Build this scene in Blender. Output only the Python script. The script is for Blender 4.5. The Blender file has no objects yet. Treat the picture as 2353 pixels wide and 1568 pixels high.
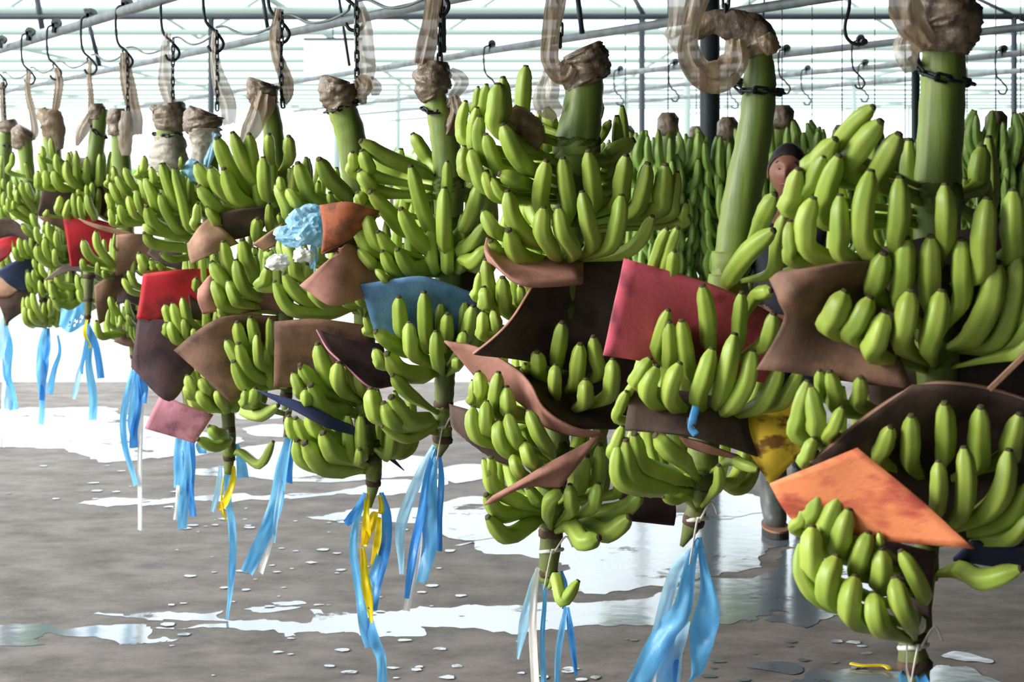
import bpy, bmesh, math, random
from mathutils import Vector, noise, Matrix
random.seed(7)
SC = bpy.context.scene
COL = SC.collection
F = 4400.0; CX = 1176.5; HY = 350.0; H = 1.72      # focal length in px, principal column, horizon row, eye height

# ---------------------------------------------------------------- camera, sky, light, exposure
cam = bpy.data.cameras.new('camera'); co = bpy.data.objects.new('camera', cam); COL.objects.link(co)
co.location = (0, 0, H); co.rotation_euler = (math.pi/2, 0, 0)
cam.sensor_width = 36; cam.lens = 36*F/2353; cam.shift_y = -(784-HY)/2353
cam.clip_end = 400; cam.dof.use_dof = True; cam.dof.focus_distance = 4.9; cam.dof.aperture_fstop = 9
SC.camera = co
w = bpy.data.worlds.new('world'); SC.world = w; w.use_nodes = True
bg = w.node_tree.nodes['Background']; bg.inputs[0].default_value = (0.86, 0.95, 1.0, 1); bg.inputs[1].default_value = 2.7
sun = bpy.data.lights.new('sun', 'SUN'); so = bpy.data.objects.new('sun', sun); COL.objects.link(so)
sun.energy = 3.7; sun.angle = math.radians(30); sun.color = (1, .97, .9)
so.rotation_euler = Vector((0.88, 0.30, -0.40)).to_track_quat('-Z', 'Y').to_euler()
SC.view_settings.view_transform = 'Standard'; SC.view_settings.look = 'None'
SC.view_settings.exposure = 0.1; SC.view_settings.gamma = 1; SC.view_settings.use_curve_mapping = False
SC.cycles.max_bounces = 8; SC.cycles.diffuse_bounces = 4; SC.cycles.glossy_bounces = 3

# ---------------------------------------------------------------- helpers
def P(px, py, Y):
    return Vector(((px-CX)*Y/F, Y, H+(HY-py)*Y/F))
def floorY(py): return F*H/(py-HY)
def srgb(r, g, b):
    f = lambda c: (c/12.92 if c <= .04045 else ((c+.055)/1.055)**2.4)
    return (f(r/255), f(g/255), f(b/255), 1)
MATS = {}
def mat(name, col, rough=.5, col2=None, scale=8, fac=(.35, .7), stretch=(1, 1, 1), bump=0, bscale=40, metal=0, trans=0, alpha=0, objrand=0, spec=.5, detail=5):
    """Principled with a two-colour noise; trans mixes in a translucent lobe, alpha a transparent one."""
    m = bpy.data.materials.new(name); m.use_nodes = True; nt = m.node_tree; N = nt.nodes; L = nt.links
    b = N['Principled BSDF']; out = N['Material Output']
    b.inputs['Roughness'].default_value = rough; b.inputs['Metallic'].default_value = metal
    b.inputs['Specular IOR Level'].default_value = spec
    b.inputs['Base Color'].default_value = (*col[:3], 1)
    tc = N.new('ShaderNodeTexCoord'); mp = N.new('ShaderNodeMapping'); mp.inputs['Scale'].default_value = stretch
    L.new(tc.outputs['Object'], mp.inputs[0])
    csock = None
    if col2 is not None:
        nz = N.new('ShaderNodeTexNoise'); nz.inputs['Scale'].default_value = scale; nz.inputs['Detail'].default_value = detail
        if detail > 9: nz.inputs['Roughness'].default_value = .66
        L.new(mp.outputs[0], nz.inputs['Vector'])
        if objrand:
            oi = N.new('ShaderNodeObjectInfo'); ad = N.new('ShaderNodeVectorMath'); ad.operation = 'ADD'
            cmb = N.new('ShaderNodeVectorMath'); cmb.operation = 'SCALE'; cmb.inputs[0].default_value = (17, 23, 31)
            L.new(oi.outputs['Random'], cmb.inputs['Scale']); L.new(mp.outputs[0], ad.inputs[0]); L.new(cmb.outputs[0], ad.inputs[1])
            L.new(ad.outputs[0], nz.inputs['Vector'])
        rp = N.new('ShaderNodeValToRGB'); rp.color_ramp.elements[0].position = fac[0]; rp.color_ramp.elements[1].position = fac[1]
        rp.color_ramp.elements[0].color = (*col[:3], 1); rp.color_ramp.elements[1].color = (*col2[:3], 1)
        L.new(nz.outputs['Fac'], rp.inputs[0]); csock = rp.outputs[0]
        if objrand:
            mr = N.new('ShaderNodeMapRange'); mr.inputs[3].default_value = 1-objrand; mr.inputs[4].default_value = 1+objrand*.6
            L.new(oi.outputs['Random'], mr.inputs[0])
            hs = N.new('ShaderNodeHueSaturation'); L.new(csock, hs.inputs['Color']); L.new(mr.outputs[0], hs.inputs['Value']); csock = hs.outputs[0]
        L.new(csock, b.inputs['Base Color'])
    if bump:
        n2 = N.new('ShaderNodeTexNoise'); n2.inputs['Scale'].default_value = bscale; n2.inputs['Detail'].default_value = 4
        L.new(mp.outputs[0], n2.inputs['Vector'])
        bp = N.new('ShaderNodeBump'); bp.inputs['Strength'].default_value = bump; bp.inputs['Distance'].default_value = .01
        L.new(n2.outputs['Fac'], bp.inputs['Height']); L.new(bp.outputs[0], b.inputs['Normal'])
    sh = b.outputs[0]
    if trans:
        t = N.new('ShaderNodeBsdfTranslucent'); t.inputs[0].default_value = (*col[:3], 1)
        if csock: L.new(csock, t.inputs[0])
        mx = N.new('ShaderNodeMixShader'); mx.inputs[0].default_value = trans
        L.new(sh, mx.inputs[1]); L.new(t.outputs[0], mx.inputs[2]); sh = mx.outputs[0]
    if alpha:
        t = N.new('ShaderNodeBsdfTransparent'); mx = N.new('ShaderNodeMixShader'); mx.inputs[0].default_value = alpha
        L.new(sh, mx.inputs[1]); L.new(t.outputs[0], mx.inputs[2]); sh = mx.outputs[0]
    L.new(sh, out.inputs['Surface'])
    MATS[name] = m
    return m

G = lambda *c: srgb(*c)
mat('banana', G(172, 190, 84), .42, G(136, 162, 62), 16, (.3, .72), (1, 1, .45), .06, 60, objrand=.16, spec=.4)
mat('banana_tip', G(58, 50, 34), .8, G(92, 84, 48), 60)
mat('banana_far', G(150, 180, 84), .45, G(112, 148, 62), 12, objrand=.2)
mat('stalk', G(138, 156, 66), .42, G(92, 110, 44), 14, (.36, .66), (1, 1, .1), .15, 60)
mat('stalk_low', G(116, 128, 60), .55, G(78, 82, 40), 20, (.38, .64), (1, 1, .3), .2, 60)
mat('husk', G(86, 62, 44), .8, G(54, 40, 30), 30)
mat('crown', G(132, 150, 64), .6, G(88, 100, 44), 25, bump=.3)
mat('film_brown', G(188, 166, 140), .32, G(132, 106, 82), 16, (.38, .68), (1, 1, .3), .6, 45, trans=.4, alpha=.05, spec=.6)
mat('film_dark', G(150, 132, 112), .36, G(84, 70, 56), 18, (.36, .66), (1, 1, .8), .7, 45, trans=.15, spec=.6)
mat('film_pale', G(214, 202, 186), .28, G(168, 148, 124), 16, (.42, .72), (1, 1, .4), .6, 45, trans=.45, alpha=.16, spec=.6)
mat('film_white', G(198, 188, 174), .4, G(140, 128, 112), 26, (.45, .75), bump=.6, trans=.3)
mat('film_blue', G(188, 230, 250), .35, G(136, 206, 242), 18, (.45, .8), bump=.5, trans=.35)
mat('paper_white', G(252, 252, 250), .6, G(236, 234, 230), 20, trans=.15)
mat('ribbon_blue', G(132, 206, 248), .33, G(96, 182, 242), 9, (.35, .7), bump=.3, bscale=30, trans=.42, objrand=.08)
mat('ribbon_deep', G(92, 172, 238), .33, G(66, 142, 224), 9, (.35, .7), bump=.3, bscale=30, trans=.4)
mat('ribbon_pale', G(196, 232, 248), .3, G(158, 216, 246), 9, (.35, .7), bump=.3, bscale=30, trans=.45, alpha=.08)
mat('ribbon_white', G(252, 250, 246), .5, G(236, 230, 222), 12, trans=.3)
mat('ribbon_yellow', G(250, 226, 40), .4, G(236, 200, 24), 9, trans=.3)
mat('steel', G(92, 100, 102), .5, G(54, 60, 64), 9, (.4, .68), (1, 1, 1), .15, 30)
mat('dark_iron', G(44, 50, 54), .5, G(30, 32, 34), 30, bump=.2, metal=.3)
mat('slate_paint', G(44, 53, 59), .5, G(34, 42, 48), 3, bump=.05, spec=.3)
mat('pale_paint', G(132, 148, 142), .6)
mat('white_board', G(240, 240, 240), .6)
mat('skin', G(150, 100, 80), .5, G(128, 80, 64), 8)
mat('hair', G(26, 22, 24), .7)
mat('eye_white', G(134, 122, 114), .4); mat('lips', G(140, 78, 70), .5)
mat('shirt', G(40, 42, 52), .8, G(30, 32, 40), 20); mat('trousers', G(52, 56, 62), .8, G(36, 40, 46), 14)
mat('boot', G(96, 100, 98), .45, G(66, 68, 66), 12); mat('sole', G(46, 40, 38), .7); mat('welt', G(150, 106, 82), .7)
mat('leaf', G(150, 176, 92), .7, G(112, 148, 70), 2); mat('bark', G(110, 100, 84), .9)
mat('light_block_grey', G(66, 66, 64), .7)  # grey of the unseen panels that block light

# sheet colours: dusty foam with stains
mat('sheet_brown', G(134, 98, 78), .75, G(92, 66, 54), 13, (.4, .62), bump=.1, bscale=90)
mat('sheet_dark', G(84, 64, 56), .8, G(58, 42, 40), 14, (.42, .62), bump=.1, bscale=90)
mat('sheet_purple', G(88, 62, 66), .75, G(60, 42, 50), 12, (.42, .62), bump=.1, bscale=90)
mat('sheet_pinkbrown', G(184, 130, 116), .75, G(146, 100, 84), 11, (.44, .64), bump=.1, bscale=90)
mat('sheet_tan', G(176, 136, 112), .75, G(140, 104, 82), 12, (.44, .64), bump=.1, bscale=90)
mat('sheet_rust', G(170, 92, 58), .75, G(120, 70, 48), 24, (.44, .58), bump=.1, bscale=90)
mat('sheet_blue', G(104, 148, 190), .7, G(76, 114, 156), 14, (.4, .64), bump=.15, bscale=160)
mat('sheet_navy', G(42, 54, 96), .7, G(30, 36, 64), 5, bump=.1, bscale=90)
mat('sheet_red', G(206, 40, 52), .65, G(138, 34, 38), 11, (.47, .63), bump=.1, bscale=90)
mat('sheet_rose', G(226, 96, 118), .7, G(136, 58, 66), 11, (.48, .62), bump=.1, bscale=90)
mat('sheet_pink', G(206, 136, 152), .7, G(150, 92, 108), 14, (.48, .64), bump=.1, bscale=90)
mat('sheet_orange', G(240, 142, 92), .7, G(190, 84, 66), 12, (.48, .64), (1, 1, 2.2), bump=.1, bscale=90)
mat('sheet_yellow', G(252, 208, 62), .7, G(140, 92, 36), 14, (.5, .58), (1, 1, 1.7), bump=.1, bscale=90, detail=7)
mat('sheet_grey', G(150, 130, 126), .75, G(110, 94, 92), 6, bump=.1, bscale=90)

def mesh_obj(name, verts, faces, material, parent=None, org=None, smooth=True, mats=None, fmat=None):
    """verts in world space; the object's origin goes to org (default: mean of the verts), its parent's origin is taken off."""
    if org is None:
        org = sum((Vector(v) for v in verts), Vector())/max(1, len(verts))
    me = bpy.data.meshes.new(name)
    me.from_pydata([tuple(Vector(v)-org) for v in verts], [], faces)
    for mn in ([material] + (mats or [])): me.materials.append(MATS[mn])
    if fmat: me.polygons.foreach_set('material_index', fmat)
    if smooth: me.polygons.foreach_set('use_smooth', [True]*len(me.polygons))
    me.update()
    o = bpy.data.objects.new(name, me); COL.objects.link(o)
    put(o, org, parent)
    return o
WORLD = {}
def put(o, org, parent=None):
    WORLD[o.name] = Vector(org)
    if parent is not None:
        o.parent = parent; o.location = Vector(org)-WORLD[parent.name]
    else: o.location = org
def tag(o, label=None, cat=None, group=None, kind=None):
    if label: o['label'] = label
    if cat: o['category'] = cat
    if group: o['group'] = group
    if kind: o['kind'] = kind
    return o
def empty(name, loc, label, cat, group=None):
    o = bpy.data.objects.new(name, None); COL.objects.link(o); o.empty_display_size = .05
    put(o, Vector(loc)); return tag(o, label, cat, group)

def cr(pts, n):
    """Catmull-Rom through a list of vectors / tuples, n samples per span"""
    pts = [Vector(p) for p in pts]
    q = [pts[0]*2-pts[1]] + pts + [pts[-1]*2-pts[-2]]
    out = []
    for i in range(1, len(q)-2):
        for k in range(n):
            t = k/n; a, b, c, d = q[i-1], q[i], q[i+1], q[i+2]
            out.append(.5*((2*b)+(c-a)*t+(2*a-5*b+4*c-d)*t*t+(3*b-a-3*c+d)*t*t*t))
    out.append(pts[-1].copy())
    return out
def frames(path, up=Vector((0, -1, 0))):
    res = []; n = len(path); prev = None
    for i in range(n):
        t = (path[min(i+1, n-1)]-path[max(i-1, 0)])
        if t.length < 1e-9: t = Vector((0, 0, 1))
        t.normalize()
        u = (up - t*up.dot(t)) if prev is None else (prev - t*prev.dot(t))
        if u.length < 1e-6: u = t.orthogonal()
        u.normalize(); prev = u
        res.append((t, u, t.cross(u)))
    return res
def tube_data(path, rad, nseg=10, prof=None, caps=True, roll=0, flat=None, up=Vector((0, -1, 0)), angs=None):
    """rad: radius per ring; prof(i, ang) multiplies it; flat: thickness ratio along the frame's u axis"""
    V = []; Fc = []; fr = frames(path, up)
    for i, p in enumerate(path):
        t, u, v = fr[i]
        for s in range(nseg):
            a = (angs[s] if angs else 2*math.pi*s/nseg) + roll
            r = rad[i]*(prof(i, a, s) if prof else 1)
            V.append(p + u*(math.cos(a)*r*(flat if flat else 1)) + v*(math.sin(a)*r))
    for i in range(len(path)-1):
        for s in range(nseg):
            a = i*nseg+s; b = i*nseg+(s+1) % nseg
            Fc.append((a, b, b+nseg, a+nseg))
    if caps:
        Fc.append(tuple(reversed(range(nseg)))); Fc.append(tuple((len(path)-1)*nseg+s for s in range(nseg)))
    return V, Fc
def tube(name, path, rad, material, parent=None, nseg=10, **k):
    V, Fc = tube_data(path, rad, nseg, **k)
    return mesh_obj(name, V, Fc, material, parent)
class MB:
    def __init__(s): s.v = []; s.f = []
    def add(s, V, Fc):
        n = len(s.v); s.v += V; s.f += [tuple(i+n for i in f) for f in Fc]
    def box(s, c, size):
        x, y, z = (d/2 for d in size); c = Vector(c)
        s.add([c+Vector((a*x, b*y, d*z)) for a in (-1, 1) for b in (-1, 1) for d in (-1, 1)],
              [(0, 1, 3, 2), (4, 6, 7, 5), (0, 4, 5, 1), (2, 3, 7, 6), (0, 2, 6, 4), (1, 5, 7, 3)])
    def bar(s, a, b, r, n=8):
        V, Fc = tube_data([Vector(a), Vector(b)], [r, r], n); s.add(V, Fc)
    def obj(s, name, material, parent=None, smooth=False, org=None): return mesh_obj(name, s.v, s.f, material, parent, org, smooth)

# ---------------------------------------------------------------- setting
def plane(name, x0, x1, y0, y1, z, material, th=.1):
    m = MB(); m.box(((x0+x1)/2, (y0+y1)/2, z-th/2), (x1-x0, y1-y0, th))
    return tag(m.obj(name, material), kind='structure')
mat('concrete', G(138, 128, 121), .68, G(92, 84, 79), 4.2, (.36, .68), (1, 1.3, 1), .2, 40, detail=14, spec=.25)
mat('pavement', G(200, 196, 186), .8, G(182, 176, 164), .5)
EDGE = floorY(878)
plane('floor', -30, 30, -8, EDGE, 0, 'concrete')
plane('ground', -140, 140, EDGE, 260, -.01, 'pavement')
plane('light_block_roof', -2.9, 16, -8, 12.6, 3.75, 'light_block_grey', .04)  # unseen opaque roof, added to shape the light from above
mw = MB(); mw.box((4, -6, 1.9), (18, .1, 3.7)); tag(mw.obj('light_block_back', 'light_block_grey'), kind='structure')  # unseen wall behind the camera, added to darken the fill
mw = MB(); mw.box((4.9, 6, 1.9), (.1, 24, 3.7)); tag(mw.obj('light_block_right', 'light_block_grey'), kind='structure')  # unseen wall, added to block light from the right
# ---------------------------------------------------------------- puddles on the floor: outlines are points of the floor plane
wm = bpy.data.materials.new('water'); wm.use_nodes = True; nt = wm.node_tree; MATS['water'] = wm
b = nt.nodes['Principled BSDF']; b.inputs['Base Color'].default_value = (.17, .20, .225, 1); b.inputs['Roughness'].default_value = .13
b.inputs['IOR'].default_value = 2.3
tc = nt.nodes.new('ShaderNodeTexCoord'); nz = nt.nodes.new('ShaderNodeTexNoise'); nz.inputs['Scale'].default_value = 9; bp = nt.nodes.new('ShaderNodeBump')
bp.inputs['Strength'].default_value = .1; bp.inputs['Distance'].default_value = .01
nt.links.new(tc.outputs['Object'], nz.inputs['Vector']); nt.links.new(nz.outputs['Fac'], bp.inputs['Height']); nt.links.new(bp.outputs[0], b.inputs['Normal'])
o_ = nt.nodes['Material Output']; n2 = nt.nodes.new('ShaderNodeTexNoise'); n2.inputs['Scale'].default_value = 3.4; n2.inputs['Detail'].default_value = 8; n2.inputs['Roughness'].default_value = .62
geo = nt.nodes.new('ShaderNodeNewGeometry'); nt.links.new(geo.outputs['Position'], n2.inputs['Vector'])
r2 = nt.nodes.new('ShaderNodeValToRGB'); r2.color_ramp.elements[0].position = .605; r2.color_ramp.elements[1].position = .655
tr = nt.nodes.new('ShaderNodeBsdfTransparent'); mx = nt.nodes.new('ShaderNodeMixShader')   # dry islands where the film breaks up
nt.links.new(n2.outputs['Fac'], r2.inputs[0]); nt.links.new(r2.outputs[0], mx.inputs[0]); nt.links.new(b.outputs[0], mx.inputs[1]); nt.links.new(tr.outputs[0], mx.inputs[2]); nt.links.new(mx.outputs[0], o_.inputs['Surface'])
def puddle_mesh(name, pts, jit=.02, z=.004):
    q = [P(x, y, floorY(y)) for x, y in pts]
    q = cr(q + [q[0]], 9)[:-1]
    bm = bmesh.new(); vs = []
    for i, p in enumerate(q):
        n = noise.noise_vector(Vector((p.x*3.1, p.y*3.1, i*.03)))*jit*3 + noise.noise_vector(p*11)*jit*1.6 + noise.noise_vector(p*31)*jit*.9
        vs.append(bm.verts.new((p.x+n.x, p.y+n.y*1.3, z)))
    es = [bm.edges.new((vs[i], vs[(i+1) % len(vs)])) for i in range(len(vs))]
    bmesh.ops.triangle_fill(bm, use_beauty=True, edges=es)
    bm.normal_update()
    for f in bm.faces:
        if f.normal.z < 0: f.normal_flip()
    V = [v.co.copy() for v in bm.verts]; bm.verts.index_update()
    Fc = [tuple(v.index for v in f.verts) for f in bm.faces]; bm.free()
    n = len(V)                                   # a thin film with an edge of its own
    o = mesh_obj(name, V, Fc, 'water', smooth=False)
    return o
PUD = [
 ('long thin puddle at the lower left edge of the concrete floor', [(-40,1432),(60,1432),(110,1433),(170,1445),(250,1437),(330,1432),(362,1440),(345,1455),(400,1458),(440,1462),(400,1470),(380,1482),(290,1488),(230,1480),(160,1462),(80,1462),(40,1465),(-40,1462)]),
 ('small puddle below the long one at the lower left edge', [(-40,1467),(60,1466),(105,1479),(100,1487),(50,1488),(-40,1487)]),
 ('wide bright puddle across the floor under the yellow and blue ribbons', [(185,1417),(300,1413),(390,1407),(440,1415),(490,1411),(495,1421),(560,1426),(680,1432),(730,1421),(692,1410),(740,1401),(830,1408),(1000,1403),(1100,1396),(1230,1388),(1330,1382),(1440,1372),(1560,1352),(1700,1330),(1760,1340),(1790,1400),(1740,1428),(1640,1438),(1560,1448),(1480,1440),(1300,1443),(1150,1455),(1000,1448),(962,1460),(900,1462),(830,1458),(740,1455),(700,1446),(640,1457),(610,1446),(540,1450),(480,1448),(380,1452),(352,1446),(470,1440),(488,1434),(370,1428),(340,1421)]),
 ('little oval puddle just above the wide bright one', [(556,1400),(600,1394),(680,1396),(672,1404),(600,1407)]),
 ('smallest oval puddle above the wide bright one', [(622,1386),(690,1382),(710,1388),(640,1391)]),
 ('large pale blue puddle under the thick stalk bunch and the bent stalk bunch', [(1080,1250),(1160,1226),(1260,1210),(1330,1218),(1450,1190),(1560,1182),(1700,1176),(1790,1186),(1800,1250),(1760,1290),(1690,1322),(1560,1338),(1440,1356),(1360,1362),(1270,1352),(1230,1340),(1300,1326),(1330,1306),(1290,1290),(1180,1277),(1100,1270)]),
 ('bluish puddle in front of the standing man', [(1720,1196),(1850,1160),(1960,1190),(2030,1290),(2010,1380),(1940,1425),(1830,1438),(1760,1420),(1790,1380),(1740,1330),(1800,1280),(1760,1240)]),
 ('long puddle under the bunch with the pink sheet', [(185,1155),(260,1145),(340,1150),(400,1140),(520,1140),(700,1140),(830,1125),(880,1110),(1000,1105),(1040,1100),(1000,1125),(900,1140),(760,1140),(560,1152),(430,1150),(350,1160),(290,1165),(230,1163)]),
 ('puddle right of the yellow ribbons on the floor', [(700,1190),(780,1175),(900,1170),(1050,1170),(1120,1180),(1090,1195),(960,1200),(800,1203),(720,1197)]),
 ('broad shiny puddle at the far left of the floor', [(-60,972),(100,950),(250,947),(330,960),(430,985),(520,1000),(560,1010),(480,1045),(350,1055),(260,1063),(190,1050),(130,1035),(60,1030),(-60,1020)]),
 ('shiny puddle behind the dangling curved banana', [(560,1030),(640,1020),(720,1040),(830,1050),(920,1045),(1010,1060),(1000,1085),(900,1100),(700,1108),(560,1100),(450,1094),(420,1085),(540,1060)]),
 ('narrow puddle nearest the far edge of the floor at the left', [(-40,944),(90,938),(180,935),(250,935),(262,943),(150,953),(60,960),(-40,964)]),
 ('short puddle behind the ribbons of the blue bag bunch', [(540,942),(620,936),(664,948),(640,962),(545,962)]),
 ('puddle patch beside the white tied stalk end', [(560,985),(640,975),(720,988),(690,1006),(580,1000)]),
 ('small bright puddle between the two middle bunches', [(1030,935),(1060,922),(1110,925),(1100,960),(1050,972)]),
 ('puddle behind the ribbons of the blue sheet bunch', [(1000,1082),(1060,1068),(1120,1072),(1140,1098),(1040,1110)]),
 ('puddle left of the thick stalk bunch on the floor', [(1010,1158),(1080,1142),(1180,1150),(1200,1215),(1120,1238),(1060,1240),(1010,1222)]),
 ('rippled puddle around the boot of the man', [(1630,1112),(1700,1124),(1750,1140),(1830,1150),(1810,1190),(1740,1178),(1650,1192),(1590,1160)]),
 ('small bluish puddle at the bottom left of the yellow strip', [(1710,1529),(1780,1525),(1842,1535),(1830,1545),(1760,1541)]),
 ('bright puddle holding the yellow strip', [(1835,1556),(1950,1532),(2080,1540),(2150,1530),(2250,1546),(2300,1580),(2240,1610),(1860,1600)]),
 ('narrow streak of water near the lower right corner', [(2155,1506),(2190,1502),(2272,1518),(2260,1526),(2200,1522)]),
]
for iz, (lab, pts) in enumerate(PUD):
    tag(puddle_mesh('puddle', pts, .012 if len(pts) < 8 else .026, .0010+.00012*iz), lab, 'puddle', 'puddles on the concrete floor')
m = MB()
for i in range(150):
    y = random.choice([random.uniform(1165, 1230), random.uniform(1250, 1400), random.uniform(1300, 1560), random.uniform(1000, 1200)])
    x = random.uniform(380, 1080) if y > 1165 else random.uniform(20, 420)
    if random.random() < .2: x = random.uniform(900, 2000); y = random.uniform(1470, 1565)
    c = P(x, y, floorY(y)); r = random.uniform(.006, .028)
    V = [Vector((c.x+math.cos(a*.7854)*r*random.uniform(.7, 1.4), c.y+math.sin(a*.7854)*r*random.uniform(.6, 1.2), .004)) for a in range(8)]
    m.add(V, [tuple(range(8))])
tag(m.obj('water_spots', 'water'), 'scattered drops of water on the concrete floor', 'water', kind='stuff')

# ---------------------------------------------------------------- shed frame: rails, beam, posts, hangers, far purlins
ZR = 2.335
def rail_pt(px, py):
    k = (HY-py)/(ZR-H); return P(px, py, F/k)
RAILS = [((0,115),(367,0),.0235,'overhead rail carrying the front row of banana bunches'),
         ((0,213),(700,68),.022,'second overhead rail passing behind the front row'),
         ((674,188),(1610,40),.022,'third overhead rail crossing the middle of the roof'),
         ((1392,173),(2353,62),.021,'fourth overhead rail with a free curved hook'),
         ((1420,208),(2353,122),.02,'fifth overhead rail just under the curved hook'),
         ((1420,236),(2353,162),.02,'lowest looking and farthest overhead rail at the right')]
RD = []
for (a, b_, r, lab) in RAILS:
    A = rail_pt(*a); B = rail_pt(*b_); d = (A-B).normalized()
    A2 = A + d*14; B2 = B - d*max(0.5, (B.y-1.6)/max(.05, d.y))
    RD.append((A, B, d))
    o = tube('overhead_rail', [A2.lerp(B2, i/12) for i in range(13)], [r]*13, 'steel', nseg=12)
    tag(o, lab, 'rail', 'overhead conveyor rails')
YB = F/250.0
def struct_bar(name, a, b, r, material, n=8):
    m = MB(); m.bar(a, b, r, n); return tag(m.obj(name, material, smooth=True), kind='structure')
struct_bar('roof_beam', P(-700, 38, YB), P(3100, 38, YB), .03, 'slate_paint')
for x in (485, 1475, 2330):
    p = P(x, 38, YB); struct_bar('post', p, Vector((p.x, p.y, -.02)), .028, 'slate_paint')
p = P(1631, 0, 10.6); struct_bar('post', Vector((p.x, p.y, 3.75)), Vector((p.x, p.y, -.05)), .056, 'slate_paint', 20)
p = P(2104, 140, 11.5); struct_bar('post', Vector((p.x, p.y, 3.4)), Vector((p.x, p.y, -.05)), .026, 'slate_paint', 12)
for (x0, y0, x1, y1, Y, r) in ((84,-10,97,66,YB,.028),(196,20,229,152,14,.016),(603,-10,616,70,12,.014),(778,-10,803,152,11,.009),(1016,-20,1017,122,9.3,.019),
                        (1327,-10,1338,78,9.6,.014),(1455,-8,1482,38,YB,.022),(1757,-10,1745,180,12,.007),(2210,-20,2370,55,YB,.018)):
    struct_bar('trim_1', P(x0, y0, Y), P(x1, y1, Y), r, 'slate_paint')
ZP = 3.5
for i in range(13):                                   # purlins of the open roofs beyond, evenly spaced
    Y = 24 + i*4.4
    struct_bar('roof_beam', Vector((-40, Y, ZP)), Vector((40, Y, ZP)), .05, 'pale_paint', 6)
for i, x in enumerate(range(-27, 28, 6)):             # rafters running away from the camera
    struct_bar('roof_beam', Vector((x, 20, ZP+.12)), Vector((x, 100, ZP+.12)), .04, 'pale_paint', 6)
    for Y in (32.8, 50.4, 72.4):
        struct_bar('post', Vector((x, Y, ZP)), Vector((x, Y, -.05)), .06, 'pale_paint', 8)
for i in range(10):                                   # raking struts
    x = -16+i*3.7
    struct_bar('trim_1', Vector((x, 30, ZP)), Vector((x+1.8, 30, ZP+1.2)), .03, 'pale_paint', 6)
    struct_bar('trim_1', Vector((x+1.8, 30, ZP+1.2)), Vector((x+3.7, 30, ZP)), .03, 'pale_paint', 6)
m = MB(); c = P(765, 130, 24); m.box(c, (.72, .02, .43))
t = empty('hanging_board', c-Vector((0, 0, .215)), 'blank white board hanging under the roof behind the leaning stalk', 'board')
m.obj('board_face', 'white_board', t)
m = MB(); m.box(c+Vector((0, -.02, .22)), (.74, .03, .025)); m.box((c.x, c.y, (c.z+.22+ZP)/2), (.015, .01, ZP-c.z-.2)); m.obj('hanger', 'slate_paint', t)
# bushes far outside, over-lit
def bush(px, Y, hgt, wid, lab):
    c = Vector(((px-CX)*Y/F, Y, 0)); m = MB()
    for i in range(420):
        a = random.uniform(0, 6.283); rr = random.random()**.5; zz = random.random()
        q = c + Vector((math.cos(a)*rr*wid*(1-.5*zz), math.sin(a)*rr*wid*.6, .15+zz*hgt))
        L_ = random.uniform(.18, .4); d = Vector((random.uniform(-1, 1), random.uniform(-1, 1), random.uniform(-.4, 1))).normalized(); s = d.orthogonal().normalized()*L_*.22
        m.add([q, q+d*L_*.5+s, q+d*L_, q+d*L_*.5-s], [(0, 1, 2, 3)])
    t = empty('bush', c, lab, 'bush', 'bushes beyond the shed')
    m.obj('foliage', 'leaf', t)
    s = MB(); s.bar(c, c+Vector((0, 0, hgt*.7)), .05); s.obj('stem', 'bark', t)
bush(60, 46, 1.0, 2.2, 'pale leafy bush outside behind the far left bunches')
bush(300, 52, 1.1, 2.5, 'pale leafy bush outside behind the hanging film')
bush(700, 55, .9, 2.6, 'pale leafy bush outside between two green stalks')
bush(900, 44, 1.5, 1.6, 'pale broad leaved bush outside behind the long top banana')
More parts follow.
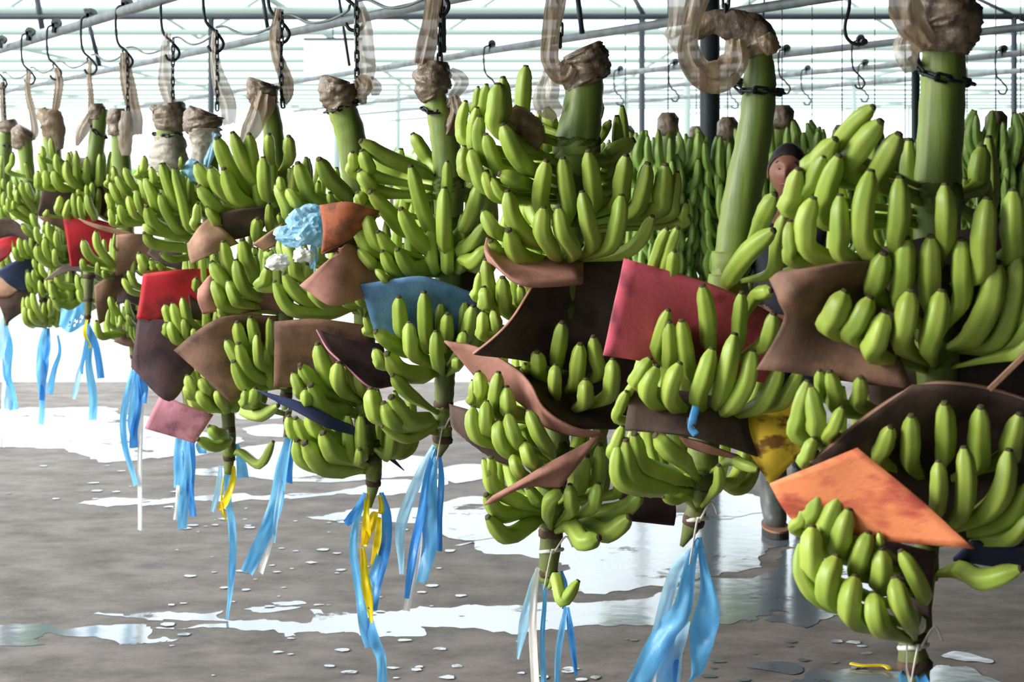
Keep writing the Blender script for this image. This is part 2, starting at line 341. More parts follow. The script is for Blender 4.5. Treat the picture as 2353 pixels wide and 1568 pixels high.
# ---------------------------------------------------------------- banana bunches of the front row
def kx(x): return 390+.45*x                            # px per metre along the front row
BX = dict(A=2130, B=1668, C=1290, D=1015, E=818, F=650, G=524, H=405, I=298, J=215, K=140, L=75, M=12)
BY = {b: F/kx(x) for b, x in BX.items()}
SCL = dict(A=1, B=1, C=1.02, D=1.05, E=1.1, F=1.15, G=1.15, H=1.15, I=1.15, J=1.15, K=1.15, L=1.15, M=1.1)
STALK = dict(
A=[(2168,50,95),(2166,190,103),(2158,330,104),(2152,480,108),(2150,700,100),(2150,900,90),(2140,1100,70),(2125,1300,55),(2105,1440,58),(2095,1480,60),(2100,1530,72),(2105,1578,60)],
B=[(1738,95,60),(1741,130,66),(1744,191,76),(1734,298,80),(1703,459,88),(1684,574,84),(1650,800,75),(1630,950,65),(1613,1070,64),(1605,1138,48),(1592,1198,46),(1566,1256,10)],
C=[(1342,128,80),(1344,186,86),(1338,260,92),(1324,340,105),(1312,420,90),(1300,600,75),(1290,800,65),(1280,1000,58),(1270,1139,54),(1266,1241,50),(1260,1310,42),(1262,1348,18)],
D=[(998,160,48),(1000,223,52),(1018,287,66),(1028,367,68),(1031,446,70),(1030,600,60),(1022,760,52),(1022,853,48),(1021,896,46),(1019,965,38),(1016,1010,42),(1008,1050,12)],
E=[(775,200,62),(785,250,66),(803,303,68),(815,383,64),(825,480,60),(835,650,52),(838,820,48),(840,987,46),(854,1051,42),(858,1100,35),(850,1167,8)],
F=[(604,205,44),(623,275,46),(630,340,48),(640,450,48),(650,600,44),(655,750,38),(658,880,30),(659,950,18),(658,1004,10)],
G=[(470,265,60),(472,330,56),(478,400,50),(490,520,48),(505,680,42),(515,850,36),(524,960,30),(527,1033,28),(524,1090,18)],
H=[(390,255,56),(388,330,60),(390,420,50),(400,560,44),(415,720,38),(430,880,30),(438,1004,16)],
I=[(278,265,46),(278,360,44),(285,460,42),(292,600,36),(300,720,26),(306,800,18),(308,850,10)],
J=[(230,250,36),(224,310,38),(215,400,40),(208,500,36),(205,620,28),(203,700,18),(200,752,12)],
K=[(116,262,44),(122,360,40),(132,450,36),(150,560,32),(165,650,22),(176,700,16),(180,730,10)],
L=[(56,320,36),(64,400,32),(72,500,30),(85,600,26),(100,690,18),(108,752,12)],
M=[(14,295,34),(10,390,32),(8,500,30),(10,620,24),(14,700,16),(15,748,10)])
BLAB = dict(
A='big banana bunch cut off by the right edge, orange sheet among its hands',
B='green banana bunch on the bent stalk beside the grey post, with the rose sheet',
C='green banana bunch on the thickest stalk, one last banana dangling at its tip',
D='green banana bunch with the steel blue sheet between its hands',
E='green banana bunch on a leaning stalk, yellow and blue ribbons below it',
F='green banana bunch left of the light blue crumpled bag, brown rag tail on its stalk',
G='green banana bunch with white and blue film on its stalk, pink sheet below',
H='green banana bunch with pale film below the chain, above the large red sheet',
I='green banana bunch whose stalk is half covered by hanging film, above a square tan sheet',
J='green banana bunch with a bare stalk leaning right, above the small red sheet',
K='green banana bunch under a brown tattered film, third from the left edge',
L='green banana bunch second from the left edge, above the navy sheet',
M='green banana bunch cut off by the left edge of the picture')
REF = dict(A='the bunch at the right edge', B='the bent stalk bunch', C='the thickest stalk bunch', D='the blue sheet bunch', E='the leaning stalk bunch',
           F='the bunch beside the blue bag', G='the bunch with white and blue film', H='the bunch above the large red sheet', I='the bunch above the square tan sheet',
           J='the bare stalk bunch at left', K='the third bunch from the left', L='the second bunch from the left', M='the bunch at the left edge')
TILE = dict(T1=(0,0,3.1367), T2=(0,400,3.1367), T3=(550,0,3.1367), T4=(550,400,3.1367), T5=(1000,100,3.1367), T6=(1000,550,3.1367), T7=(1000,900,2.347), T8=(300,850,2.184),
            R1=(1550,0,2.614), R2=(1750,300,2.851), R3=(1350,550,3.136), R4=(1750,750,3.136), R5=(1650,1000,2.761), R7=(1350,150,2.851),
            L1=(0,200,4.9), L2=(0,480,4.9), N6=(220,280,4.613), N5=(1400,200,3.563))
# hand: bunch, tile | fingers "tip_x tip_y mid_x mid_y base_x base_y width" ; a leading digit of four tokens sets the whorl: 0 inner, 1 outer, 2 foremost, 9 behind the stalk
HANDS = '''
A R1 @0 1190 645 1060 760 1010 960 120;1235 735 1120 880 1040 1080 160;1345 810 1260 970 1210 1150 150;965 840 870 960 830 1090 130;895 940 835 1080 810 1230 110;985 940 910 1150 930 1380 140;745 1020 715 1170 745 1320 125
A R2 @9 1450 110 1430 260 1400 430 160;1330 320 1320 400 1300 480 120
A R2 @1 185 600 190 760 290 900 115;340 450 290 640 400 880 150;515 430 510 650 570 880 130;715 270 660 550 710 840 155;905 315 900 560 890 810 150;1200 360 1205 560 1200 800 140;1480 455 1455 700 1430 1000 165;1650 400 1645 640 1610 880 160
A R2 @0 800 810 760 970 760 1130 160;945 710 930 950 920 1200 160;1110 700 1105 930 1110 1170 155;1310 720 1310 950 1310 1180 145;1540 870 1500 1120 1360 1400 180;1680 820 1650 1080 1530 1420 160;1780 1200 1660 1400 1480 1450 110;1790 1000 1740 1200 1640 1400 120
A R2 @1 545 1060 480 1200 490 1370 175;710 1100 640 1250 600 1410 150;810 1200 760 1370 730 1520 155;975 1060 945 1260 910 1460 165;1180 1060 1140 1270 1080 1470 165;1800 1340 1680 1460 1530 1490 90
A R4 @0 420 320 430 430 500 560 95;490 330 530 490 600 640 130;715 370 715 480 730 620 120
A R4 @1 330 400 265 640 330 860 130;355 440 400 650 490 850 150;580 590 530 720 510 870 105;380 810 340 920 390 1050 115
A R4 @0 930 730 885 870 850 1020 135;1080 650 1080 850 1080 1050 150;1320 560 1320 770 1310 990 160;1580 590 1570 810 1550 1060 165;1860 640 1800 840 1720 1010 170
A R4 @1 1275 980 1280 1150 1260 1360 130;1460 880 1475 1120 1430 1410 150;1780 900 1730 1180 1550 1410 170;1930 1130 1810 1360 1560 1490 150;1950 1350 1810 1520 1600 1550 120
A R5 @2 1915 852 1690 918 1500 838 140
A R5 @1 640 330 615 470 600 620 130;770 385 695 560 700 780 125;830 475 785 640 800 810 140;550 450 535 540 530 650 80;955 625 910 770 900 930 135;1040 730 1040 880 1040 1010 140;1020 620 1030 680 1040 740 50;1160 740 1245 890 1325 1070 115
A R5 @2 525 690 535 900 720 1100 110;600 590 595 760 700 970 150;750 775 695 930 780 1120 155;870 905 840 1060 900 1230 150;985 1010 1000 1150 1090 1280 150;1120 915 1160 1080 1240 1240 140
B R7 @0 1290 970 1250 1150 1200 1400 110;1225 850 1170 960 1110 1090 130;1440 1100 1420 1230 1400 1380 110
B R7 @0 520 1075 470 1190 445 1440 85;590 1070 545 1200 520 1460 95;570 1220 565 1310 575 1470 95
B R7 @2 1215 1085 1050 1230 900 1440 135
B R3 @0 1320 370 1260 390 1170 440 115;830 340 870 560 880 800 135;1110 390 1095 560 1070 800 115;1340 540 1310 690 1240 810 140;580 515 520 700 510 910 115;590 600 600 780 620 970 125;680 590 705 790 760 1010 140
B R3 @1 450 860 375 970 390 1100 120;500 920 440 1060 510 1220 145;665 900 600 1070 630 1240 140;895 795 835 1000 780 1200 145;1060 690 1005 940 950 1180 145;1190 810 1150 1030 1020 1240 145;1390 930 1310 1110 1180 1250 135;1540 940 1440 1120 1320 1220 115
B R3 @0 280 1100 235 1210 260 1340 85;350 1020 300 1100 300 1200 70
B T7 @1 1075 230 1110 390 1330 480 115;1030 265 1060 450 1250 530 115;985 290 985 460 1130 540 95;1190 240 1270 320 1370 390 110;1010 190 975 290 990 380 70
B T7 @0 1230 570 1290 590 1370 570 55;1530 400 1535 480 1500 550 70
B R5 @0 250 220 150 190 60 145 80
C T5 @0 220 420 190 600 290 760 95;300 465 270 640 350 810 90;320 530 315 700 430 900 115;310 315 300 420 320 540 65;370 300 350 430 385 570 85;490 250 500 450 500 640 120;365 660 410 810 530 960 115
C T5 @9 655 170 640 340 660 600 130;810 470 825 580 850 690 130;1260 560 1215 640 1150 730 80;1425 700 1300 770 1170 880 150;1270 850 1240 930 1190 1000 110;1205 440 1190 500 1170 560 50
C T5 @1 455 300 445 470 480 690 150;490 590 570 770 710 940 145;210 745 200 870 300 990 95;260 770 300 910 420 1090 115;355 930 390 1030 490 1140 95;400 970 460 1070 570 1140 80;470 940 570 980 690 1030 130
C T5 @0 800 850 765 1020 770 1220 135;920 830 945 1030 980 1240 125;1105 780 1130 980 1140 1210 135;1375 810 1345 980 1300 1200 140;1530 870 1490 1060 1390 1260 135;1660 880 1640 1070 1560 1250 150;1745 930 1715 1120 1640 1280 100;1810 1150 1785 1240 1740 1330 95
C T5 @1 520 1070 560 1260 720 1440 135;350 1210 410 1320 520 1410 115;780 1190 770 1360 870 1540 135;890 1190 925 1370 1030 1540 130;1060 1075 1100 1280 1140 1500 125;1345 1100 1320 1300 1230 1510 135;1565 1250 1480 1420 1300 1540 110;530 1350 610 1540 860 1620 150
C T6 @0 400 20 430 80 520 140 115
C T6 @0 365 150 390 340 480 530 115;325 240 310 360 330 460 75;485 280 495 430 560 570 120;615 340 620 410 620 490 75
C T6 @1 350 350 365 440 420 520 115;345 525 345 630 390 740 95;415 515 440 600 500 680 90
C T6 @0 915 605 890 760 870 920 125;735 815 740 900 755 1010 125;1045 760 1025 920 1000 1090 125;1140 705 1160 850 1180 1020 115;650 900 650 930 660 970 65
C T6 @1 870 910 865 1010 870 1130 105;1085 1015 1085 1120 1060 1230 125;1280 870 1275 1010 1210 1190 125
C T6 @1 310 960 330 1070 360 1200 115;270 1020 275 1130 310 1210 75;455 965 435 1120 460 1300 115;515 1070 530 1200 560 1290 125
C T6 @2 370 1175 370 1310 430 1430 115;275 1215 275 1350 400 1490 115;460 1315 465 1440 580 1570 125;525 1265 570 1410 650 1530 120;675 1240 740 1390 840 1550 115
C T7 @2 480 275 505 355 570 430 85;420 345 440 415 510 480 72
C T7 @1 300 360 310 510 480 610 90;260 365 285 440 320 520 50;275 560 350 660 500 640 95;285 680 390 780 550 690 100
C T7 @0 820 350 795 450 770 550 90;890 290 885 400 850 500 85;1030 480 990 530 940 570 65;500 520 535 570 570 600 75
C T7 @1 725 505 730 590 735 675 80;880 500 865 580 825 655 80;1105 560 1030 630 870 660 105;1045 680 940 760 760 700 115;880 790 800 810 710 690 110;680 540 620 590 600 690 80
C T7 @2 770 1025 690 1130 645 980 72
D T3 @9 960 1110 1080 1230 1250 1330 150;1250 970 1310 1080 1400 1210 115;1760 1260 1700 1360 1640 1440 120
D T3 @0 880 1020 1070 1140 1370 1260 125;815 1100 820 1180 860 1290 85;885 1090 930 1200 980 1310 115;870 1235 930 1320 1020 1420 125
D T4 @0 1235 -50 1300 200 1390 430 120;1500 -90 1500 60 1480 220 85;1730 80 1690 250 1610 420 130;945 135 1070 280 1220 440 125;850 135 880 180 930 240 95
D T4 @1 1480 105 1478 320 1480 535 118;1165 255 1250 430 1410 590 125;915 290 960 440 1080 560 115;1000 420 1090 550 1250 660 110;845 375 910 500 1030 600 115;860 545 940 630 1040 680 90;1030 560 1100 680 1260 740 105;1140 545 1230 680 1440 660 125;985 690 1040 750 1110 770 65;1770 360 1670 500 1550 570 110;1780 530 1690 630 1580 600 120
D T4 @0 1150 890 1160 1020 1200 1190 115;1330 855 1335 1030 1360 1230 118;1500 1010 1500 1110 1500 1210 105;1685 955 1660 1090 1600 1220 115;905 1030 930 1110 960 1170 65
D T4 @1 1225 1075 1235 1200 1270 1350 115;1415 1140 1415 1270 1440 1410 108;1620 1140 1610 1210 1590 1290 92;985 1140 1090 1220 1240 1290 125;975 1265 1010 1340 1070 1400 95;1065 1300 1150 1420 1390 1450 150;1570 1320 1570 1360 1570 1400 92
D T8 @0 1315 30 1370 90 1450 160 75;1265 285 1390 345 1530 280 62
D T8 @1 1205 100 1220 190 1290 270 95;1270 170 1310 250 1400 290 95;1310 140 1380 250 1520 260 105
E T3 @0 575 1150 650 1290 800 1440 130;420 1180 470 1330 570 1480 125;570 1310 570 1360 580 1410 50;650 1390 660 1430 690 1480 60
E T4 @1 265 80 330 220 410 340 95;345 110 400 190 470 250 90;290 20 300 90 330 150 70
E T4 @0 590 500 575 570 570 650 95;490 650 490 710 490 790 85;200 680 185 760 185 850 92;210 555 230 580 260 610 70
E T4 @1 325 480 390 630 460 770 105;285 480 320 600 380 720 85;255 780 370 970 690 1010 105;325 720 430 870 620 960 115;500 830 570 900 670 970 92
E T4 @0 845 900 880 930 930 960 65;740 930 800 950 880 950 60
E T4 @0 565 1230 610 1380 700 1540 130;840 1430 870 1510 900 1590 95;770 1380 800 1470 840 1560 85
E T4 @1 440 1380 530 1500 680 1600 125;385 1440 430 1540 490 1620 92;715 1365 710 1470 760 1600 118
E T8 @1 855 -10 930 90 1060 150 90;880 100 885 150 910 210 65;905 80 960 190 1110 210 100
E T8 @0 795 235 810 300 870 360 65;830 245 880 330 970 380 78;890 225 930 300 1000 340 85;1150 400 1150 440 1140 480 60
E T8 @1 965 320 1010 410 1120 450 105;835 355 865 440 1000 500 95;875 370 950 470 1110 500 118
F T3 @0 70 970 90 1120 120 1320 105;215 970 218 1080 230 1190 92;355 985 358 1080 360 1190 98
F T1 @1 1565 1000 1640 1190 1800 1420 125;1675 960 1740 1150 1850 1320 110;1415 1180 1480 1300 1600 1350 115;1520 1210 1580 1350 1720 1470 112;1615 1220 1690 1400 1850 1500 125;1435 1345 1530 1460 1670 1540 115;1895 1140 1900 1280 1920 1440 105
F T2 @0 1425 215 1420 310 1450 420 72;1490 240 1550 330 1630 390 85
F T4 @0 130 325 125 400 140 500 92;215 215 212 310 225 420 68;290 290 300 330 310 370 60
F T2 @0 1610 490 1640 620 1730 780 105;1745 480 1780 640 1880 810 115;1580 960 1600 1000 1640 1030 60;1555 590 1560 620 1570 650 40
F T2 @1 1525 640 1600 770 1700 920 115;1700 625 1730 760 1810 890 105;1540 770 1580 880 1670 980 105;1645 775 1690 890 1770 950 95
F T2 @0 1710 1070 1740 1190 1840 1320 105;1805 1035 1830 1150 1870 1270 95;1945 1040 1945 1160 1950 1300 65
F T2 @1 1850 1160 1855 1280 1890 1410 75;1630 1200 1690 1310 1780 1420 95;1720 1225 1770 1380 1900 1500 115;1685 1355 1750 1500 1900 1540 115
F T8 @1 740 180 650 230 550 200 65;625 95 620 140 595 185 65;575 105 580 150 580 195 55
G T1 @0 1180 1185 1220 1330 1310 1500 105;1265 1220 1290 1380 1350 1520 90;1050 1290 1100 1390 1200 1520 95
G N6 @1 690 450 760 680 890 930 115;825 500 910 800 1010 1170 112;590 490 615 590 670 700 92;520 600 590 770 710 970 122;680 770 745 960 920 1190 115;905 370 910 430 930 510 70;1070 870 1075 990 1090 1130 82;515 370 520 470 540 590 92;460 465 460 540 480 610 52
G N6 @2 540 900 630 1090 950 1230 150
G N6 @1 515 1180 620 1290 970 1340 130;505 1090 570 1150 690 1190 90;690 1400 820 1460 990 1440 85
G T2 @0 1005 575 1040 650 1090 720 85;1085 620 1110 660 1140 700 55;1130 640 1160 670 1210 700 50;1415 750 1415 800 1430 850 65
G T2 @1 1190 945 1210 1010 1280 1110 75;1245 935 1280 1050 1360 1170 85;1315 895 1340 1000 1390 1100 75;1195 1075 1205 1120 1240 1180 65;1230 1065 1250 1150 1330 1230 85;1325 1045 1335 1110 1370 1200 65;1395 1115 1400 1150 1420 1190 52
G T8 @1 285 30 305 90 355 140 65;350 45 380 95 430 130 65;340 105 365 155 420 200 65;430 105 445 150 480 200 55;275 80 290 115 320 150 50
G T8 @1 340 350 420 385 510 345 65;395 285 430 320 490 325 65
G T8 @0 715 362 650 475 540 405 50
H N6 @1 185 480 205 570 240 660 75;215 570 280 690 390 810 95;305 490 360 610 460 740 95;155 645 210 770 330 900 95;130 555 133 620 145 710 42;115 760 155 860 240 970 85;345 790 380 910 470 1040 95;425 730 460 880 550 1010 95;255 880 280 980 360 1090 95;150 920 175 1020 250 1110 85;225 980 240 1050 270 1100 42;475 600 510 730 600 900 85
H N6 @1 460 1385 490 1480 570 1580 95;585 1445 610 1510 650 1580 62;640 1485 690 1540 750 1580 62
H L2 @1 1445 700 1490 800 1590 900 85;1385 785 1440 880 1560 970 85
I L2 @1 935 355 980 490 1110 620 112;1080 255 1110 430 1270 640 105;1290 280 1288 360 1295 450 35;920 565 940 640 1000 690 85;1100 600 1100 670 1130 740 62;1160 690 1175 730 1210 780 62
I L2 @1 1235 990 1260 1090 1340 1200 85;1430 1025 1445 1140 1500 1260 75;1435 1190 1465 1280 1530 1340 72;1470 1320 1485 1410 1540 1510 62;1505 1330 1525 1430 1560 1520 52
I L2 @2 1225 1135 1215 1290 1320 1350 60;1350 1205 1360 1290 1320 1350 60;1085 1265 1130 1430 1320 1410 95
J L1 @1 435 760 480 890 570 1040 95;470 670 490 750 530 850 72;570 575 590 710 650 840 85;635 755 650 890 740 1020 92;425 955 430 1060 500 1160 95;505 940 525 1060 580 1170 95;600 950 630 1060 740 1170 115;750 840 765 990 880 1140 112
J L1 @1 685 1230 670 1320 665 1440 92;785 1270 755 1370 750 1490 78;825 1200 835 1330 875 1480 78;890 1230 900 1350 935 1490 72;870 1155 890 1190 900 1230 55;970 1105 980 1200 1000 1290 55;1040 1080 1038 1150 1040 1230 72;975 1210 1005 1350 1080 1500 105;530 1380 530 1410 535 1460 52
K L2 @1 405 200 425 300 490 410 82;540 145 555 280 630 440 82;635 245 640 360 680 480 82;505 330 515 460 590 590 92;420 410 450 530 620 660 115;615 450 620 540 645 650 72;485 180 500 220 520 280 52
K L2 @1 630 760 690 860 850 890 105;580 830 640 980 860 970 105;605 1010 710 1110 910 1020 115;865 740 890 880 990 1010 85;920 780 970 890 1060 980 92;890 890 930 1010 1070 1130 105;1045 795 1060 830 1095 860 62;1045 930 1060 985 1085 1040 42
K L1 @0 145 740 135 850 105 990 72;290 850 310 930 360 1050 72
L L1 @1 240 1065 270 1210 390 1420 95;190 1160 195 1260 250 1350 72;160 1010 185 1090 230 1170 62;305 1075 325 1160 380 1280 82;105 1070 112 1160 140 1270 62;85 1250 92 1320 110 1410 55;150 1280 155 1340 180 1400 52;125 1390 240 1460 410 1540 85;200 1340 300 1410 410 1480 82;350 1425 385 1520 440 1620 75
L L2 @1 215 330 230 440 290 550 75;280 350 305 440 360 520 65;160 430 175 510 220 580 72;250 175 310 260 410 350 85
L L2 @1 375 565 400 640 430 700 65;450 600 480 710 560 820 75;315 715 340 810 430 920 75;375 690 385 790 440 880 62;445 805 460 910 500 990 62;520 790 535 880 580 960 62
L L2 @1 310 990 325 1090 390 1200 75;360 950 390 1090 470 1250 85;280 1105 285 1230 360 1320 85;330 1120 355 1220 430 1300 72;560 1015 563 1100 575 1200 62
M L1 @1 35 1030 38 1120 55 1220 62;40 1180 38 1290 65 1400 65;5 900 5 1000 10 1120 60;-10 1100 -5 1220 10 1350 70;60 1330 70 1400 120 1470 70;0 1350 20 1430 90 1500 80;20 770 20 850 25 930 50
M L2 @1 70 485 85 570 120 650 72;15 565 28 615 55 670 52;-5 20 40 80 130 100 80
'''
def stalk_at(b, y):
    s = STALK[b]
    if y <= s[0][1]: return s[0][0], s[0][2]
    for (x0, y0, w0), (x1, y1, w1) in zip(s, s[1:]):
        if y <= y1:
            t = (y-y0)/(y1-y0); return x0+(x1-x0)*t, w0+(w1-w0)*t
    return s[-1][0], s[-1][2]
RADII = {0: (.105, .142, .165), 1: (.145, .188, .192), 2: (.185, .23, .22)}
def penta(i, a, s):
    return 1.035 if s % 3 == 0 else .895
PANG = [math.radians(72*(s//3)+(0, 21, 51)[s % 3]) for s in range(15)]
def finger(C, b, m, t, wid, parent, far=False):
    """one banana: thin neck at the crown C, belly b-m, blunt tip t"""
    path = cr([C, b, m, t], 5); n = len(path)-1
    r = wid/2; rad = []
    for i in range(n+1):
        u = 3*i/n
        if u <= 1: f = .36 + .56*max(0, (u-.15)/.85)**1.3
        elif u <= 2: f = .92+.08*(u-1)
        elif u <= 2.45: f = 1-.10*(u-2)/.45
        else:
            x = (u-2.45)/.55; f = .92-.54*x**2.1
        rad.append(r*f)
    d = (path[-1]-path[-2]).normalized()
    path.append(path[-1]+d*r*.22); rad.append(r*.30); path.append(path[-1]+d*r*.03); rad.append(r*.22)
    roll = random.uniform(0, 6.28)
    V, Fc = tube_data(path, rad, 15, penta, True, roll, angs=PANG)
    ns = 15; nf = len(Fc); fm = [0]*nf
    for i in range((len(path)-3)*ns, nf): fm[i] = 1
    fm[-2] = 0; fm[-1] = 1
    return mesh_obj('banana', V, Fc, 'banana_far' if far else 'banana', parent, smooth=True, mats=['banana_tip'], fmat=fm)
ROOT = {}
for b, s in STALK.items():
    Y = BY[b]; k = F/Y
    root = empty('banana_bunch', P(s[-1][0], s[-1][1], Y), BLAB[b], 'banana bunch', 'banana bunches hanging in the front row'); ROOT[b] = root
    pts = cr([P(x, y, Y) for x, y, _ in s], 6); rad = cr([Vector((w_/2/k, 0, 0)) for _, _, w_ in s], 6)
    rad = [v.x for v in rad]
    ph = random.uniform(0, 6)
    prof = lambda i, a, q: 1+.035*math.cos(5*a+ph)+.03*math.sin(i*1.9+ph)*math.cos(2*a)
    cut = [i for i, p in enumerate(pts) if p.z < H+(HY-(s[0][1]+.62*(s[-1][1]-s[0][1])))/k][0]
    tube('stalk', pts[:cut+1], rad[:cut+1], 'stalk', root, 18, prof=prof)
    tube('lower_stalk', pts[cut:], rad[cut:], 'stalk_low', root, 16, prof=prof)
    for j in range(3):                                 # leaf scars: small dark ridges round the stalk
        i = min(len(pts)-3, cut+2+int((len(pts)-cut-4)*(j+.5)/3)); c = pts[i]; dd = (pts[i+1]-pts[i-1]).normalized()
        tube('stalk_scar', [c-dd*.012, c-dd*.004, c+dd*.006, c+dd*.010], [rad[i]*1.0, rad[i]*1.14, rad[i]*1.10, rad[i]*.98], 'husk', root, 14,
             prof=lambda i_, a, q: 1+.08*math.sin(3*a+j*2+i_))
HAND_Y = {b: [] for b in STALK}
def rowparse(line):
    hd, body = line.split('@'); b, tl = hd.split(); row = int(body[0]); ox, oy, sc = TILE[tl]
    fs = []
    for t in body[1:].split(';'):
        v = [float(q) for q in t.split()]
        fs.append(((ox+v[0]/sc, oy+v[1]/sc), (ox+v[2]/sc, oy+v[3]/sc), (ox+v[4]/sc, oy+v[5]/sc), v[6]/sc))
    return b, row, fs
def crown(root, b, y, Y):
    sx, sw = stalk_at(b, y); k = F/Y; c = P(sx, y, Y); r = sw/2/k*1.0+.002
    pts = [c+Vector((0, 0, z)) for z in (.022, .014, 0, -.014, -.022)]
    return tube('hand', pts, [r*.96, r*1.02, r*1.05, r*1.03, r*.96], 'crown', root, 16, prof=lambda i, a, q: 1+.06*math.cos(8*a+i))
for line in HANDS.strip().splitlines():
    b, row, fs = rowparse(line); Y = BY[b]; k = F/Y; s = SCL[b]; root = ROOT[b]
    yb = sum(f[2][1] for f in fs)/len(fs)
    hand = crown(root, b, yb, Y)
    if len(fs) > 3 and 'T8 @1 340' not in line: HAND_Y[b].append((yb, sum(f[3] for f in fs)/len(fs)/k))
    for (t, m_, q, wd) in fs:
        pts = []; W = wd/k
        q2 = (q[0]+(m_[0]-q[0])*min(.45, .38*wd/max(20, math.dist(q, m_))), q[1]+(m_[1]-q[1])*min(.45, .38*wd/max(20, math.dist(q, m_))))
        lat = abs((t[0]-q[0])/k); fb = max(.3, min(1, 1-(lat-.05*s)/(.08*s)))   # a finger seen from the side starts at the stalk, not in front of it
        for i, (x, y) in enumerate((q2, m_, t)):
            sx, sw = stalk_at(b, y); u = (x-sx)/k
            if row == 9: d = -.09
            else:
                R = RADII[row][i]*s; d = (R*math.sqrt(max(.0, 1-(u/(.31*s))**2)) - .01)*(fb, (1+fb)/2, 1)[i]
            pts.append(P(x, y, Y-d))
        sx, sw = stalk_at(b, q[1]); ax = P(sx, .55*q2[1]+.45*yb, Y); rv = pts[0]-ax; rv.z = 0
        if rv.length < 1e-3: rv = Vector((0, -1, 0))
        C = ax + rv.normalized()*min(rv.length*.5, sw/2/k*.9)
        C.z += -.026*fb if row != 9 else -.01
        finger(C, pts[0], pts[1], pts[2], W, hand)
for b, hs in HAND_Y.items():                           # the far side of each bunch
    Y = BY[b]; k = F/Y; s = SCL[b]; hs.sort(); last = -999; root = ROOT[b]
    for (y, wd) in hs:
        if y-last < 70*s*k/1000: continue
        last = y; sx, sw = stalk_at(b, y); c = P(sx, y, Y); hand = crown(root, b, y, Y)
        W = min(.042, max(.03, wd))
        top = (y == hs[0][0]); n = 5
        if (top and b == 'B') or (b == 'A' and y == hs[-1][0]): continue
        for row in ((1,) if top else (0, 1)):
            for j in range(n):
                a = math.radians(134 + j*21 + row*8 + random.uniform(-4, 4)); dv = Vector((math.sin(a), -math.cos(a), 0)); e = random.uniform(.9, 1.08)
                R = (.15 if row == 0 else .19)*e
                finger(c+dv*.03, c+dv*R*.72+Vector((0, 0, -.02-.02*row)), c+dv*R+Vector((0, 0, .045-.05*row)), c+dv*R*.98+Vector((0, 0, .15*e-.06*row)), W*.95, hand)
        if b in 'FGHIJKLM' or (b in 'DE' and y > hs[0][0]+170):                            # inner fingers all round, behind the ones in front
            for j in range(11):
                a = math.radians(j*33+random.uniform(-8, 8)); dv = Vector((math.sin(a), -math.cos(a), 0)); R = random.uniform(.085, .125)
                finger(c+dv*.02, c+dv*R*.8+Vector((0, 0, -.015)), c+dv*R+Vector((0, 0, .04)), c+dv*R*1.05+Vector((0, 0, random.uniform(.10, .14))), W*.95, hand)
# ---------------------------------------------------------------- foam sheets tucked between the hands: grids of (pixel x, pixel y, metres in front of the stalk)
def sheet(b, material, label, grid, th=.006, edge=None):
    Y = BY[b]
    rows = [cr([P(x, y, Y-d) for x, y, d in r], 6) for r in grid]
    cols = list(zip(*rows)); surf = [cr(list(c), 6) for c in cols]   # surf[col][row]
    nu, nv = len(surf), len(surf[0])
    n0 = []
    for i in range(nu):
        for j in range(nv):
            du = surf[min(i+1, nu-1)][j]-surf[max(i-1, 0)][j]; dv = surf[i][min(j+1, nv-1)]-surf[i][max(j-1, 0)]
            n = du.cross(dv)
            if n.length < 1e-9: n = Vector((0, -1, 0))
            n.normalize()
            if n.y > 0: n = -n
            n0.append(n)
    V = []; V2 = []
    for i in range(nu):
        for j in range(nv):
            p = surf[i][j]; wv = noise.noise(p*9)*.006; n = n0[i*nv+j]
            V.append(p+n*(wv+th/2)); V2.append(p+n*(wv-th/2))
    N = nu*nv; Fc = []; g = lambda i, j: i*nv+j
    for i in range(nu-1):
        for j in range(nv-1):
            Fc.append((g(i, j), g(i, j+1), g(i+1, j+1), g(i+1, j)))
            Fc.append((N+g(i, j), N+g(i+1, j), N+g(i+1, j+1), N+g(i, j+1)))
    for j in range(nv-1):
        Fc.append((g(0, j), N+g(0, j), N+g(0, j+1), g(0, j+1))); Fc.append((g(nu-1, j+1), N+g(nu-1, j+1), N+g(nu-1, j), g(nu-1, j)))
    for i in range(nu-1):
        Fc.append((g(i, 0), g(i+1, 0), N+g(i+1, 0), N+g(i, 0))); Fc.append((g(i, nv-1), N+g(i, nv-1), N+g(i+1, nv-1), g(i+1, nv-1)))
    nface = (nu-1)*(nv-1)*2
    fm = [0]*nface + [1]*(len(Fc)-nface)
    o = mesh_obj('foam_sheet', V+V2, Fc, material, mats=[edge or material], fmat=fm)
    me = o.data
    at = me.attributes.new('sharp_face', 'BOOLEAN', 'FACE') if 'sharp_face' not in me.attributes else me.attributes['sharp_face']
    return tag(o, label, 'foam sheet', 'foam sheets between the banana hands')
S = sheet
S('A','sheet_brown','dusty brown foam sheet curled around the left of the bunch at the right edge',[[(1774,642,.08),(1800,624,.13),(1890,613,.16),(2030,594,.11)],[(1790,690,.13),(1830,670,.17),(1920,660,.13),(2020,640,.08)],[(1800,740,.10),(1850,735,.10),(1930,720,.06),(2020,700,.05)],[(1738,850,.08),(1800,855,.1),(1930,872,.11),(2096,896,.12)]], .008)
S('A','sheet_dark','dark brown foam sheet forming a deep pocket above the orange sheet',[[(2096,886,.13),(2170,876,.14),(2260,890,.12),(2400,930,.10)],[(1985,960,.13),(2120,1000,.08),(2260,1010,.05),(2400,1040,.05)],[(1858,1060,.13),(2000,1150,.06),(2150,1230,.05),(2400,1275,.06)]], .008, 'sheet_tan')
S('A','sheet_orange','bright orange foam sheet at the lower right',[[(1768,1113,.13),(1875,1068,.16),(1970,1029,.17)],[(1795,1162,.13),(1935,1150,.16),(2105,1140,.20)],[(1832,1208,.10),(2000,1236,.15),(2239,1260,.23)]])
